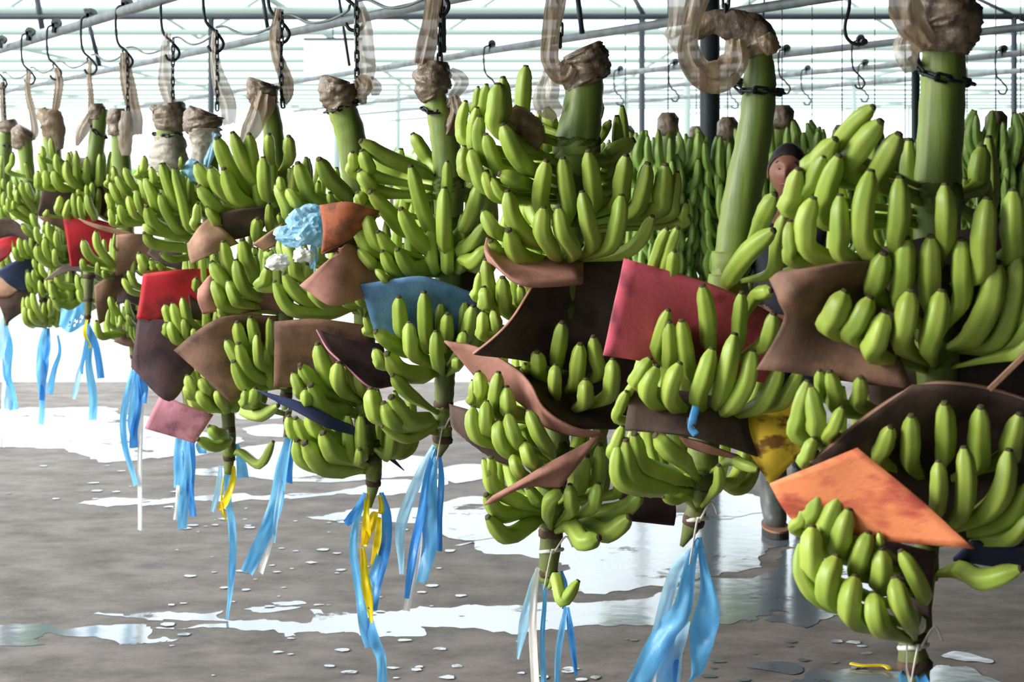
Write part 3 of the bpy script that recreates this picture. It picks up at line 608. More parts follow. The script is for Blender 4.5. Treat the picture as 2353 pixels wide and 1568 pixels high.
S('A','sheet_dark','added dark sheet for the shade between second and third hands at the right edge',[[(1990,800,-.02),(2200,790,-.02),(2420,800,-.02)],[(1990,880,.0),(2200,880,.0),(2420,880,.0)],[(2010,960,-.02),(2200,960,-.02),(2420,960,-.02)]])  # dark sheet stands in for the shade in this gap
S('A','sheet_dark','added dark foam sheet for the shaded gap behind the second hand at the right edge',[[(2020,570,.0),(2200,530,.04),(2420,500,.0)],[(2000,700,.0),(2200,690,.05),(2420,700,.0)],[(2010,800,-.01),(2200,790,.0),(2420,800,-.01)]])  # brown sheet carried on here, its dark colour standing for shade in the gap
S('A','sheet_tan','narrow brown foam sheet edge rising to the right edge of the picture',[[(2268,892,.17),(2310,852,.18),(2380,782,.18)],[(2278,900,.17),(2318,862,.18),(2380,800,.18)]])
S('A','sheet_navy','dark navy foam sheet at the right edge above the lowest curved banana',[[(2235,1245,.08),(2300,1250,.07),(2400,1250,.05)],[(2190,1285,.04),(2300,1300,.04),(2400,1312,.03)]])
S('A','sheet_purple','dark maroon foam sheet hanging below the orange one',[[(1970,1212,.05),(2060,1248,.06),(2147,1268,.05)],[(2000,1260,.03),(2070,1310,.04),(2144,1330,.05)],[(2070,1330,.01),(2105,1390,.03),(2138,1420,.05)]])
S('B','sheet_yellow','mottled yellow and brown foam sheet behind the orange one',[[(1677,955,.03),(1750,938,.03),(1838,915,.01)],[(1712,1024,.07),(1770,1010,.08),(1852,975,.04)],[(1762,1100,.08),(1778,1106,.09),(1852,1030,.06)]])
S('B','sheet_rose','large rose red foam sheet with dirty smudges beside the bent stalk',[[(1434,594,.14),(1600,642,.11),(1700,682,.08),(1800,735,.02)],[(1411,705,.14),(1560,720,.09),(1680,750,.05),(1790,785,.02)],[(1386,817,.15),(1480,832,.12),(1600,860,.04),(1760,880,.02)]])
S('B','sheet_dark','dark brown foam sheet under the rose sheet hand, blue clip hanging before it',[[(1455,888,.09),(1580,905,.05),(1720,930,.03)],[(1442,945,.13),(1580,960,.12),(1720,985,.08)],[(1434,990,.13),(1590,1003,.15),(1740,1050,.09)]])
S('B','sheet_pinkbrown','narrow pink brown foam sheet edge below the dark sheet of the bent stalk bunch',[[(1562,1006,.11),(1620,1020,.13),(1695,1046,.10)],[(1580,1026,.10),(1630,1042,.12),(1695,1052,.09)]])
S('C','sheet_pinkbrown','thin brown foam sheet rim cupping the second hand of the thickest stalk bunch',[[(1116,548,.10),(1170,580,.08),(1340,600,.04)],[(1113,575,.15),(1190,642,.20),(1340,640,.14)],[(1120,602,.14),(1200,655,.19),(1335,652,.13)]], .004)
S('C','sheet_dark','large dark brown foam sheet spread in the middle of the thickest stalk bunch',[[(1223,656,.17),(1300,600,.04),(1450,600,-.02)],[(1165,745,.20),(1280,755,.05),(1440,780,.01)],[(1085,812,.21),(1215,832,.10),(1430,880,.0)]], .006, 'sheet_pinkbrown')  # pale rim paints its lit edge; upper right stretched over the shadowed gap
S('C','sheet_pinkbrown','long pinkish foam sheet band curling below the dark sheet',[[(1020,785,.10),(1100,800,.12),(1180,842,.15),(1215,880,.18),(1248,935,.21),(1320,985,.20),(1388,993,.16)],[(1090,862,.08),(1140,885,.09),(1200,930,.12),(1230,965,.15),(1262,985,.17),(1320,1002,.17),(1380,1002,.14)]])
S('C','sheet_dark','added dark sheet for the shaded inside of the pocket of the thickest stalk bunch',[[(1160,850,.10),(1290,830,.02),(1460,815,-.02)],[(1246,932,.19),(1320,930,.06),(1460,920,.0)],[(1300,985,.19),(1350,985,.14),(1420,985,.08)]])  # added to darken the inside of the pinkish bowl and the gap beside it
S('C','sheet_dark','dark foam sheet curling out at the left below the pinkish band',[[(1034,930,-.02),(1080,943,.03),(1170,980,.04)],[(1040,985,.04),(1095,1008,.06),(1170,1040,.06)],[(1092,1022,.06),(1130,1055,.06),(1178,1074,.06)]], .006, 'sheet_pinkbrown')
S('C','sheet_pinkbrown','pink triangular foam sheet pointing left above the thickest stalk bunch tail',[[(1113,1157,.22),(1245,1076,.22),(1383,996,.16)],[(1113,1158,.22),(1225,1102,.24),(1340,1055,.20)],[(1114,1158,.22),(1203,1119,.22),(1287,1121,.21)]])
S('C','sheet_purple','dark brown foam sheet corner sticking out below the last hand, right of the thickest stalk',[[(1420,1135,-.02),(1500,1135,-.02),(1552,1152,-.02)],[(1430,1172,-.02),(1500,1178,0),(1552,1182,-.02)],[(1436,1195,0),(1500,1203,.01),(1549,1208,0)]])
S('D','sheet_blue','steel blue foam sheet behind the banana tips',[[(829,653,.13),(950,637,.16),(1020,650,.14),(1100,679,.10)],[(845,712,.10),(950,700,.10),(1020,715,.08),(1100,730,.06)],[(862,775,.06),(950,785,.05),(1020,795,.04),(1098,790,.03)]])
S('D','sheet_dark','added dark sheet filling the gap right of the steel blue one',[[(1040,590,-.06),(1080,590,-.06),(1112,592,-.06)],[(1040,650,-.05),(1080,650,-.05),(1112,650,-.05)],[(1040,705,-.06),(1080,705,-.06),(1108,705,-.06)]])  # added backing that stands in for dark greenery in the gap
S('D','sheet_rust','rust coloured foam sheet with cracked dirt right of the blue bag',[[(735,472,.14),(800,464,.17),(872,487,.14)],[(742,525,.16),(795,522,.16),(858,510,.12)],[(738,583,.18),(785,558,.15),(838,514,.12)]])
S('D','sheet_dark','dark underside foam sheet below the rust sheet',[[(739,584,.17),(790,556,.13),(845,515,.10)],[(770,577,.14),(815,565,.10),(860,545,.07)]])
S('D','sheet_pinkbrown','folded brown pink foam sheet left of the steel blue one',[[(775,582,.16),(800,562,.12),(872,600,.07)],[(738,612,.18),(795,618,.16),(868,650,.07)],[(690,656,.16),(762,703,.19),(842,682,.11)]])
S('E','sheet_purple','purple brown foam sheet with a pink curled edge on the leaning stalk bunch',[[(727,757,.15),(800,780,.13),(880,790,.07)],[(752,800,.18),(820,830,.14),(890,840,.08)],[(783,832,.19),(846,890,.19),(905,888,.10)]], .006, 'sheet_pink')
S('E','sheet_brown','big square brown foam sheet hanging on the leaning stalk bunch',[[(631,739,.10),(740,735,.13),(860,752,.08)],[(630,815,.08),(740,820,.05),(850,850,.04)],[(629,890,.06),(700,890,.04),(800,900,.02)]])
S('E','sheet_tan','narrow tan foam sheet strip left of the blue bag',[[(580,562,.06),(612,540,.10),(650,515,.08)],[(610,576,.06),(636,562,.08),(660,545,.05)]])
S('E','sheet_navy','dark navy foam sheet slanting above the last hands of the leaning stalk bunch',[[(588,896,.15),(690,924,.17),(790,972,.14)],[(640,925,.17),(735,968,.18),(822,985,.12)],[(690,948,.15),(760,985,.17),(822,1003,.11)]])
S('E','sheet_navy','thin blue black foam sheet corner right of the leaning stalk tail',[[(866,1015,-.02),(898,1046,-.01),(929,1081,-.01)],[(866,1034,-.02),(893,1056,-.01),(928,1082,-.01)]])
S('F','sheet_tan','curved tan foam sheet on the left of the bunch beside the blue bag',[[(430,562,.12),(455,525,.13),(482,500,.08)],[(434,585,.14),(475,562,.17),(518,532,.12)],[(440,607,.14),(490,583,.16),(548,560,.10)]])
S('F','sheet_dark','dark brown foam sheet with a pale crease on the bunch beside the blue bag',[[(506,488,.10),(560,480,.12),(612,473,.12)],[(508,520,.1),(560,505,.08),(622,496,.08)],[(510,556,.09),(560,545,.06),(602,528,.05)]])
S('F','sheet_brown','brown foam sheet under the middle hand of the bunch beside the blue bag',[[(545,702,.10),(600,668,.12),(645,680,.10)],[(555,722,.10),(620,712,.08),(690,732,.06)]], .006, 'sheet_pink')
S('F','sheet_brown','big pointed brown foam sheet below the middle of the bunch beside the blue bag',[[(400,805,.10),(450,763,.14),(520,728,.16),(640,726,.10)],[(455,855,.13),(505,825,.12),(560,800,.08),(640,790,.05)],[(530,925,.14),(560,908,.10),(600,898,.05),(640,880,.03)]])
S('F','sheet_pinkbrown','small dusty pink foam sheet right of the large red one',[[(454,665,.12),(487,628,.14),(515,618,.08)],[(454,690,.13),(482,680,.14),(515,680,.08)],[(466,722,.12),(490,717,.12),(520,712,.08)]])
S('G','sheet_dark','dark brown foam sheet scrap between the large red and the dusty pink sheets',[[(433,676,.09),(450,690,.08),(480,705,.06)],[(440,734,.09),(465,736,.07),(500,728,.05)]])
S('G','sheet_red','large bright red foam sheet',[[(329,630,.12),(400,621,.13),(484,617,.08)],[(322,680,.11),(400,675,.09),(480,670,.06)],[(314,733,.12),(375,735,.09),(450,730,.05)]])
S('G','sheet_purple','dark purple brown foam sheet folded below the large red one',[[(316,733,.10),(360,734,.10),(412,735,.08)],[(308,795,.13),(365,790,.12),(430,790,.08)],[(301,844,.13),(388,923,.15),(445,850,.08)]])
S('G','sheet_pink','dusty mauve pink foam sheet hanging lowest at the left',[[(370,905,.07),(425,930,.09),(490,953,.07)],[(350,945,.09),(405,965,.08),(470,985,.06)],[(332,985,.10),(390,1002,.09),(448,1019,.08)]])
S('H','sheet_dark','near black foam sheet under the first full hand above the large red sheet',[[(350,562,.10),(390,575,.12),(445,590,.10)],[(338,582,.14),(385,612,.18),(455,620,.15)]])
S('I','sheet_tan','square dusty tan foam sheet left of the large red one',[[(266,540,.14),(300,538,.15),(352,540,.10)],[(266,582,.13),(300,588,.11),(350,585,.06)],[(266,633,.11),(295,627,.08),(335,612,.05)]])
S('I','sheet_dark','dark brown foam sheet gap behind the lower fingers left of the large red sheet',[[(270,660,.06),(295,655,.06),(330,655,.04)],[(268,700,.10),(295,695,.10),(325,705,.08)]], .006, 'sheet_pink')
S('I','sheet_tan','thin tan foam sheet strip lying over the small red sheet',[[(180,502,.15),(230,519,.16),(310,537,.14)],[(196,514,.15),(235,530,.15),(300,548,.13)]])
S('I','sheet_brown','tall brown foam sheet below the small red sheet',[[(218,656,.10),(250,634,.12),(285,612,.09)],[(220,700,.10),(245,690,.09),(275,680,.05)],[(228,746,.10),(245,732,.07),(268,690,.05)]])
S('I','sheet_brown','low tan brown foam sheet at the tail of the bunch with the square tan sheet',[[(275,765,.03),(295,745,.06),(318,728,.05)],[(262,786,.05),(290,796,.06),(318,798,.06)]])
S('J','sheet_red','small red foam sheet at the left',[[(145,502,.13),(200,500,.14),(268,516,.08)],[(154,555,.12),(195,558,.09),(265,560,.04)],[(163,613,.12),(188,611,.09),(225,600,.05)]])
S('J','sheet_dark','dark brown foam sheet under the top hand of the bare stalk bunch',[[(97,435,.10),(130,436,.12),(172,438,.09)],[(92,465,.09),(130,470,.07),(168,480,.06)],[(86,493,.09),(105,498,.08),(150,492,.05)]], .006, 'sheet_pink')
S('J','sheet_dark','black brown foam sheet right of the bare stalk below its hand',[[(218,432,.02),(235,430,.02),(246,460,.0)],[(222,490,.02),(240,500,.03),(268,520,.02)]])
S('K','sheet_brown','narrow brown foam sheet left of the small red sheet top',[[(88,499,.12),(112,496,.14),(152,503,.12)],[(106,513,.12),(130,520,.11),(156,535,.08)]])
S('K','sheet_grey','thin grey pointed foam sheet below the small red sheet',[[(100,645,.14),(150,607,.16),(195,610,.12)],[(122,641,.14),(165,623,.15),(235,641,.10)]])
S('L','sheet_red','dull red foam sheet cut by the left edge of the picture',[[(-8,548,.06),(20,543,.06),(43,538,.05)],[(-8,608,.06),(15,592,.06),(42,556,.05)]])
S('L','sheet_dark','near black foam sheet above the dull red one at the left edge',[[(-8,505,.12),(30,505,.12),(92,560,.12)],[(-8,550,.10),(35,543,.10),(82,568,.10)]])
S('L','sheet_navy','navy blue foam sheet near the left edge',[[(-8,624,.12),(35,600,.13),(80,582,.10)],[(15,650,.12),(45,640,.10),(80,620,.06)],[(40,667,.10),(60,669,.08),(75,662,.05)]])
S('L','sheet_tan','tan foam sheet below the navy one at the left edge',[[(-8,634,.08),(15,646,.10),(42,667,.10)],[(-8,684,.07),(18,682,.08),(38,670,.08)]])
S('L','sheet_dark','dark brown foam sheet hanging lowest at the left edge',[[(-8,684,.06),(40,668,.08),(78,652,.06)],[(4,715,.06),(35,705,.06),(72,690,.05)],[(15,746,.06),(30,732,.05),(58,714,.04)]])

# ---------------------------------------------------------------- plastic film wrapped round the stalks
def crumple(pts, Y, d=0, flat=.7, amp=.16, folds=5, nseg=18, n=6, k=None):
    k = k or F/Y
    path = cr([P(x, y, Y-(d if len(p) == 3 else p[3])) for p in pts for x, y in [p[:2]]], n)
    rad = [max(.002, v.x) for v in cr([Vector((p[2]/2/k, 0, 0)) for p in pts], n)]
    ph = random.uniform(0, 6.28); sd = random.uniform(0, 50)
    def prof(i, a, q):
        q = Vector((math.cos(a)*2.2, math.sin(a)*2.2+sd, i*.30+a*.35))
        return 1 + amp*.35*abs(math.sin(folds*.5*a+ph+i*.22)) + amp*1.2*noise.noise(q*.7) + amp*.8*(abs(noise.noise(q*1.7))-.25) + amp*.5*(abs(noise.noise(q*3.9))-.2)
    return tube_data(path, rad, nseg, prof, True, random.uniform(0, 6), flat)
def film(pts, Y, d=0, pleat=.3, n=7, k=None):
    """an open pleated strip of thin film"""
    k = k or F/Y; path = cr([P(x, y, Y-d) for x, y, _ in pts], n); ws = [max(.003, v.x) for v in cr([Vector((q[2]/2/k, 0, 0)) for q in pts], n)]
    ph = random.uniform(0, 6.28); sd = random.uniform(0, 60); M = 17; V = []; Fc = []; fr = frames(path)
    for i, p in enumerate(path):
        t, u, v = fr[i]; tw = .35*math.sin(i*.21+ph)
        for s in range(M):
            x = -1+2*s/(M-1); q = Vector((x*2.6, i*.055, sd))
            off = pleat*(.5*math.sin(x*6.5+ph+.12*i)+.9*noise.noise(q)+.5*(1-abs(noise.noise(q*2.7))*2)) + .35*(1-x*x)
            e = 1+.30*noise.noise(Vector((sd, i*.13, x*.8)))
            V.append(p+(v*math.cos(tw)+u*math.sin(tw))*(x*ws[i]*e)+(u*math.cos(tw)-v*math.sin(tw))*(off*ws[i])+t*(ws[i]*.25*noise.noise(q*1.3)))
    for i in range(len(path)-1):
        for s in range(M-1): Fc.append((i*M+s, i*M+s+1, (i+1)*M+s+1, (i+1)*M+s))
    return V, Fc
WRAP = dict(
A=[('film_brown','brown film bag gathered over the widest stalk top at the right',[('cap','film_dark',[(2140,-30,70),(2150,5,120),(2165,35,168),(2172,65,158),(2166,95,132),(2163,122,118)],1.0,0),('rope','film_brown',[(2060,-60,70),(2075,0,78),(2088,50,70),(2112,80,60),(2130,110,50)],.6,.05),('flap','film_pale',[(2088,78,40),(2076,110,52),(2084,140,56),(2092,165,30)],.5,.03)])],
B=[('film_brown','brown film twisted in a loop over the bent stalk top',[('cap','film_dark',[(1595,75,40),(1640,52,52),(1690,62,78),(1738,88,92),(1752,125,80)],.9,0),('rope','film_brown',[(1612,-30,60),(1588,50,50),(1582,120,52),(1612,165,70),(1660,172,70),(1690,135,60),(1690,90,46)],.55,.04),('flap','film_pale',[(1555,-20,70),(1552,50,34),(1552,85,44),(1560,122,16)],.4,0),('knot','film_brown',[(1755,80,30),(1768,105,40),(1775,125,20)],.7,.04)])],
C=[('film_dark','dark film cap folded over the thickest stalk top',[('cap','film_dark',[(1335,112,84),(1342,128,104),(1346,152,108),(1344,180,96),(1350,196,88)],1.0,0),('rope','film_brown',[(1278,-40,50),(1268,40,46),(1262,110,38),(1268,150,44),(1290,168,44),(1310,150,40)],.55,.05),('flap','film_pale',[(1262,160,30),(1258,200,52),(1255,235,66),(1285,268,36)],.35,.02),('knot','film_brown',[(1172,252,34),(1200,285,64),(1222,315,70),(1246,330,40)],.7,.06)])],
D=[('film_dark','dark rolled film cap on the stalk of the blue sheet bunch',[('cap','film_dark',[(998,140,58),(996,158,78),(994,185,84),(996,212,76),(1002,226,58)],1.0,0),('rope','film_brown',[(1002,-40,34),(994,20,38),(982,90,44),(972,150,48)],.55,.02),('flap','film_pale',[(1035,160,16),(1058,185,34),(1050,210,26),(1026,245,14)],.4,.02),('tail','film_brown',[(1044,220,22),(1050,255,32),(1040,290,44),(1028,312,30)],.4,.03)])],
E=[('film_dark','grey brown film cap slanting on the leaning stalk top',[('cap','film_dark',[(778,180,56),(774,195,80),(780,220,84),(786,242,70),(792,256,60)],1.0,0),('rope','film_pale',[(822,4,22),(832,60,42),(838,120,50),(842,165,44),(834,195,30)],.55,.0),('tail','film_brown',[(820,180,26),(836,200,44),(832,222,28),(836,240,12)],.5,.02),('flap','film_pale',[(848,180,20),(862,200,34),(862,220,14)],.5,0)])],
F=[('film_dark','brown film with a long hanging rag tail on the stalk beside the blue bag',[('cap','film_dark',[(604,186,52),(600,200,66),(606,222,70),(614,245,56)],1.0,0),('rope','film_brown',[(640,20,20),(634,60,26),(634,110,30),(650,165,34),(662,215,26),(652,238,16)],.6,0),('tail','film_brown',[(612,215,44),(600,250,52),(582,288,46),(562,325,26),(554,336,10)],.5,.05)])],
G=[('film_white','white and brown film on the stalk with a blue strip hanging from it',[('cap','film_dark',[(470,254,60),(466,266,82),(468,285,88),(474,302,76)],1.0,0),('sleeve','film_white',[(470,295,72),(470,320,66),(468,345,52),(455,378,36),(440,405,18)],.8,.03),('rope','film_pale',[(494,70,14),(493,130,22),(506,190,36),(522,240,40),(530,285,28)],.55,0),('strip','film_blue',[(496,306,18),(490,335,22),(480,365,20),(472,388,12)],.4,.06)])],
H=[('film_white','brown cap and pale sleeve of film around a chained stalk',[('cap','film_dark',[(388,238,60),(390,250,74),(392,275,80),(390,300,64)],1.0,0),('sleeve','film_white',[(388,310,62),(390,335,72),(388,365,80),(384,398,72)],.95,0),('rope','film_pale',[(384,76,18),(378,120,22),(380,180,34),(394,235,28)],.55,0),('knot','film_dark',[(345,246,8),(358,252,22),(374,262,30)],.8,.02)])],
I=[('film_pale','long pale film sheet draped over half of a stalk',[('cap','film_dark',[(270,250,30),(270,262,46),(270,285,46),(272,310,44)],.9,.02),('sleeve','film_pale',[(290,255,20),(288,290,34),(288,325,32),(290,358,20)],.5,.05),('rope','film_brown',[(285,120,18),(290,170,30),(300,225,36),(312,275,34),(316,310,22)],.5,0)])],
J=[('film_brown','brown film rag hanging left of the bare leaning stalk',[('cap','film_dark',[(222,238,28),(222,252,40),(222,275,38)],1.0,0),('rope','film_brown',[(207,138,10),(205,180,13),(209,225,13),(208,270,12)],.7,.0),('tail','film_brown',[(206,262,12),(198,285,30),(186,308,30),(176,335,8)],.4,.02)])],
K=[('film_brown','brown tattered film over the third stalk from the left',[('cap','film_brown',[(94,250,20),(100,262,34),(118,280,56),(126,310,48),(136,345,20)],.8,.02),('rope','film_brown',[(130,155,12),(136,190,20),(130,235,18),(126,260,14)],.6,0)])],
L=[('film_dark','grey brown film cap on the second stalk from the left',[('cap','film_dark',[(62,296,40),(56,306,52),(50,325,44),(52,342,34)],1.0,0),('rope','film_brown',[(66,164,14),(64,210,14),(74,260,16),(82,302,18),(76,320,14)],.6,.02)])],
M=[('film_dark','brown film cap on the stalk at the left edge',[('cap','film_dark',[(16,276,36),(18,288,46),(16,304,40)],1.0,0),('rope','film_brown',[(6,188,12),(6,230,14),(10,278,14)],.6,.0)])])
for b, ws in WRAP.items():
    Y = BY[b]; k = F/Y
    for mt, lab, parts in ws:
        c = parts[0][2][-1]
        t = empty('plastic_wrap', P(c[0], c[1], Y), lab, 'plastic film', 'film wrapped on the stalk tops')
        for nm, m_, pts, fl, d in parts:
            if nm in ('cap', 'sleeve'): V, Fc = crumple(pts, Y, d, fl, .15, 7, 44 if k > 600 else 24, 9)
            elif nm == 'knot': V, Fc = crumple(pts, Y, d, fl, .3, 4, 30, 7)
            else: V, Fc = film(pts, Y, d)
            mesh_obj(nm, V, Fc, m_, t)

# ---------------------------------------------------------------- hooks on the first rail, chains
A_, B_, RDIR = RD[0]
def rail_at_x(Y): return A_ + (B_-A_)*((Y-A_.y)/(B_.y-A_.y))
HOOKP = [(-.0065,.275),(-.039,.268),(-.049,.239),(-.049,.167),(-.039,.108),(-.0065,.075),(.02,.0425),(.023,.02),(.0065,0),(-.02,.003),(-.033,.022)]
HANG = {}
RLAB = dict(zip('ABCDEFGHIJKLM', ['right edge', 'bent stalk', 'thickest stalk', 'blue sheet', 'leaning stalk', 'blue bag', 'white and blue film', 'large red sheet', 'square tan sheet', 'bare stalk', 'third', 'second', 'left edge']))
def make_hook(c, lab, group, scale=1):
    """c: bottom of the hook loop"""
    t = empty('trolley_hook', c, lab, 'hook', group)
    path = cr([c+Vector((x, 0, z))*scale for x, z in HOOKP], 4)
    tube('hook_rod', path, [.0058*scale]*len(path), 'dark_iron', t, 8)
    top = c+Vector((.0, 0, .28))*scale
    for sgn in (-1, 1):
        ax = top+Vector((0, sgn*.018, .005)); V = []; m = MB()
        Vv, Ff = tube_data([ax-Vector((0, .007, 0)), ax+Vector((0, .007, 0))], [.024, .024], 14, up=Vector((0, 0, 1))); m.add(Vv, Ff); m.obj('wheel', 'steel', t)
    m = MB(); m.bar(top-Vector((0, .03, -.005)), top+Vector((0, .03, .005)), .006); m.box(top+Vector((-.012, 0, -.02)), (.014, .05, .05)); m.obj('bracket', 'dark_iron', t)
    return t
HPX = dict(M=6, L=70, K=130, J=210, I=292, H=398, G=498, F=648, E=819, D=1010, C=1285, B=1668, A=2130)
for b, hx in HPX.items():
    Y = BY[b]; r = rail_at_x(Y); c = Vector(((hx-CX)*Y/F, Y, r.z-.245)); HANG[b] = c
    make_hook(c, 'iron trolley hook on the front rail above '+REF[b], 'hooks of the front row')
order = 'ABCDEFGHIJKLM'
for a, b in zip(order, order[1:]):
    p, q = HANG[a], HANG[b]; d = q-p
    pts = [p+Vector((-.02, 0, .075)), p+d*.12+Vector((0, 0, .062)), p+d*.35+Vector((0, 0, .045)), p+d*.6+Vector((0, 0, .05)), p+d*.85+Vector((0, 0, .085)), q+Vector((.0, 0, .09))]
    path = cr(pts, 5)
    tag(tube('spacer_rod', path, [.0045]*len(path), 'steel', None, 7), 'thin bent spacer rod between the hooks of %s and %s' % (REF[a].replace('the ', ''), REF[b].replace('the ', '')) if len(REF[a]+REF[b]) < 44 else 'bent spacer rod linking hooks of %s and %s bunches' % (RLAB[a], RLAB[b]), 'rod', 'spacer rods between the hooks')
def link_mesh():
    pts = []
    for i in range(12):
        a = 2*math.pi*i/12; x = math.cos(a)*.0065; z = math.sin(a)*.0065 + (.011 if math.sin(a) > 0 else -.011)
        pts.append(Vector((x, 0, z)))
    V = []; Fc = []
    for i, p in enumerate(pts):
        t = (pts[(i+1) % 12]-pts[i-1]).normalized(); u = Vector((0, 1, 0)); v = t.cross(u)
        for s in range(6):
            a = 2*math.pi*s/6; V.append(p+(u*math.cos(a)+v*math.sin(a))*.0031)
    for i in range(12):
        for s in range(6):
            Fc.append((i*6+s, i*6+(s+1) % 6, ((i+1) % 12)*6+(s+1) % 6, ((i+1) % 12)*6+s))
    me = bpy.data.meshes.new('link'); me.from_pydata([tuple(v) for v in V], [], Fc); me.materials.append(MATS['dark_iron'])
    me.polygons.foreach_set('use_smooth', [True]*len(Fc)); return me
LINK = link_mesh()
def chain_run(root, path):
    """links end to end along a polyline"""
    L_ = [0]
    for a, b in zip(path, path[1:]): L_.append(L_[-1]+(b-a).length)
    step = .0262; n = max(1, int(L_[-1]/step)); j = 0
    for i in range(n+1):
        s = min(i*step, L_[-1])
        while j < len(L_)-2 and L_[j+1] < s: j += 1
        f = (s-L_[j])/max(1e-6, L_[j+1]-L_[j]); p = path[j].lerp(path[j+1], f); d = (path[j+1]-path[j]).normalized()
        o = bpy.data.objects.new('link', LINK); COL.objects.link(o)
        o.rotation_euler = (d.to_track_quat('Z', 'Y') @ Matrix.Rotation(math.pi/2*(i % 2)+.35, 3, 'Z').to_quaternion()).to_euler()
        put(o, p, root)
CH = dict(M=[(8,190),(10,240),(12,280)], I=[(292,128),(293,190),(294,262),(300,300)], H=[(398,98),(397,170),(397,240)], G=[(498,80),(499,160),(499,250)], F=[(648,40),(646,120),(646,210),(650,240)],
          E=[(819,10),(820,100),(820,190)], D=[(1011,-20),(1012,70),(1010,150)], C=[(1286,-60),(1286,20),(1287,105)], B=[(1668,-120),(1668,0),(1668,70)], A=[(2130,-200),(2128,-60),(2130,20)])
RING = dict(A=[(2103,142),(2122,165),(2160,178),(2226,190)], B=[(1691,183),(1700,205),(1740,207),(1794,212)], D=[(974,250),(990,258),(1032,256)], E=[(752,257),(775,252),(822,232)], G=[(443,314),(465,310),(505,298)], H=[(356,308),(385,312),(416,308)],
            J=[(206,278),(218,302),(243,316)], M=[(-4,326),(16,336),(36,332)])
for b in set(CH) | set(RING):
    pass
for b in order:
    if b not in CH and b not in RING: continue
    Y = BY[b]; k = F/Y
    root = empty('chain', HANG[b], 'dark iron chain holding the stalk of '+REF[b], 'chain', 'chains of the front row')
    if b in CH: chain_run(root, [P(x, y, Y-.012) for x, y in CH[b]])
    if b in RING:
        pts = RING[b]; mx = sum(p[0] for p in pts)/len(pts); sx, sw = stalk_at(b, pts[len(pts)//2][1]); hw = max(sw/2/k, .02)+.007
        path = []
        for x, y in pts:
            u = max(-1, min(1, (x-(pts[0][0]+pts[-1][0])/2)/((pts[-1][0]-pts[0][0])/2)))
            path.append(P(x, y, Y-hw*1.02*math.sqrt(max(0, 1-u*u))))
        a, z = path[-1], path[0]
        back = [a.lerp(z, .25)+Vector((0, hw*.9, 0)), a.lerp(z, .5)+Vector((0, hw*1.05, 0)), a.lerp(z, .75)+Vector((0, hw*.9, 0))]
        chain_run(root, cr(path+back+[z], 5))

# ---------------------------------------------------------------- plastic ribbons tied to the stalk ends
def ribbon(pts, Y, d, material, parent, twist=.5):
    k = F/Y; n = 6; ph = random.uniform(0, 6.28)
    path = cr([P(x, y, Y-d) for x, y, _ in pts], n); ws = [v.x for v in cr([Vector((q[2]/2/k, 0, 0)) for q in pts], n)]
    for i, p in enumerate(path): p += Vector((0, .012*math.sin(i*.45+ph), 0))
    V = []; Fc = []; fr = frames(path)
    for i, p in enumerate(path):
        t, u, v = fr[i]; a = twist*math.sin(i*.28+ph); wv = v*math.cos(a)+u*math.sin(a); nv = t.cross(wv); h = .10+.07*math.sin(i*.8+ph)
        r = max(.001, ws[i]/max(.6, math.cos(a)))
        for s in range(9):
            x = -1+s/4; z = h*1.6*math.sin(x*3+ph)+.16*noise.noise(Vector((x*2.5, i*.3, ph*9)))
            V.append(p+wv*(x*r)+nv*(z*r))
    for i in range(len(path)-1):
        for s in range(8): Fc.append((i*9+s, i*9+s+1, (i+1)*9+s+1, (i+1)*9+s))
    return mesh_obj('ribbon', V, Fc, material, parent)
rb, rd, rp, rw, ry = 'ribbon_blue', 'ribbon_deep', 'ribbon_pale', 'ribbon_white', 'ribbon_yellow'
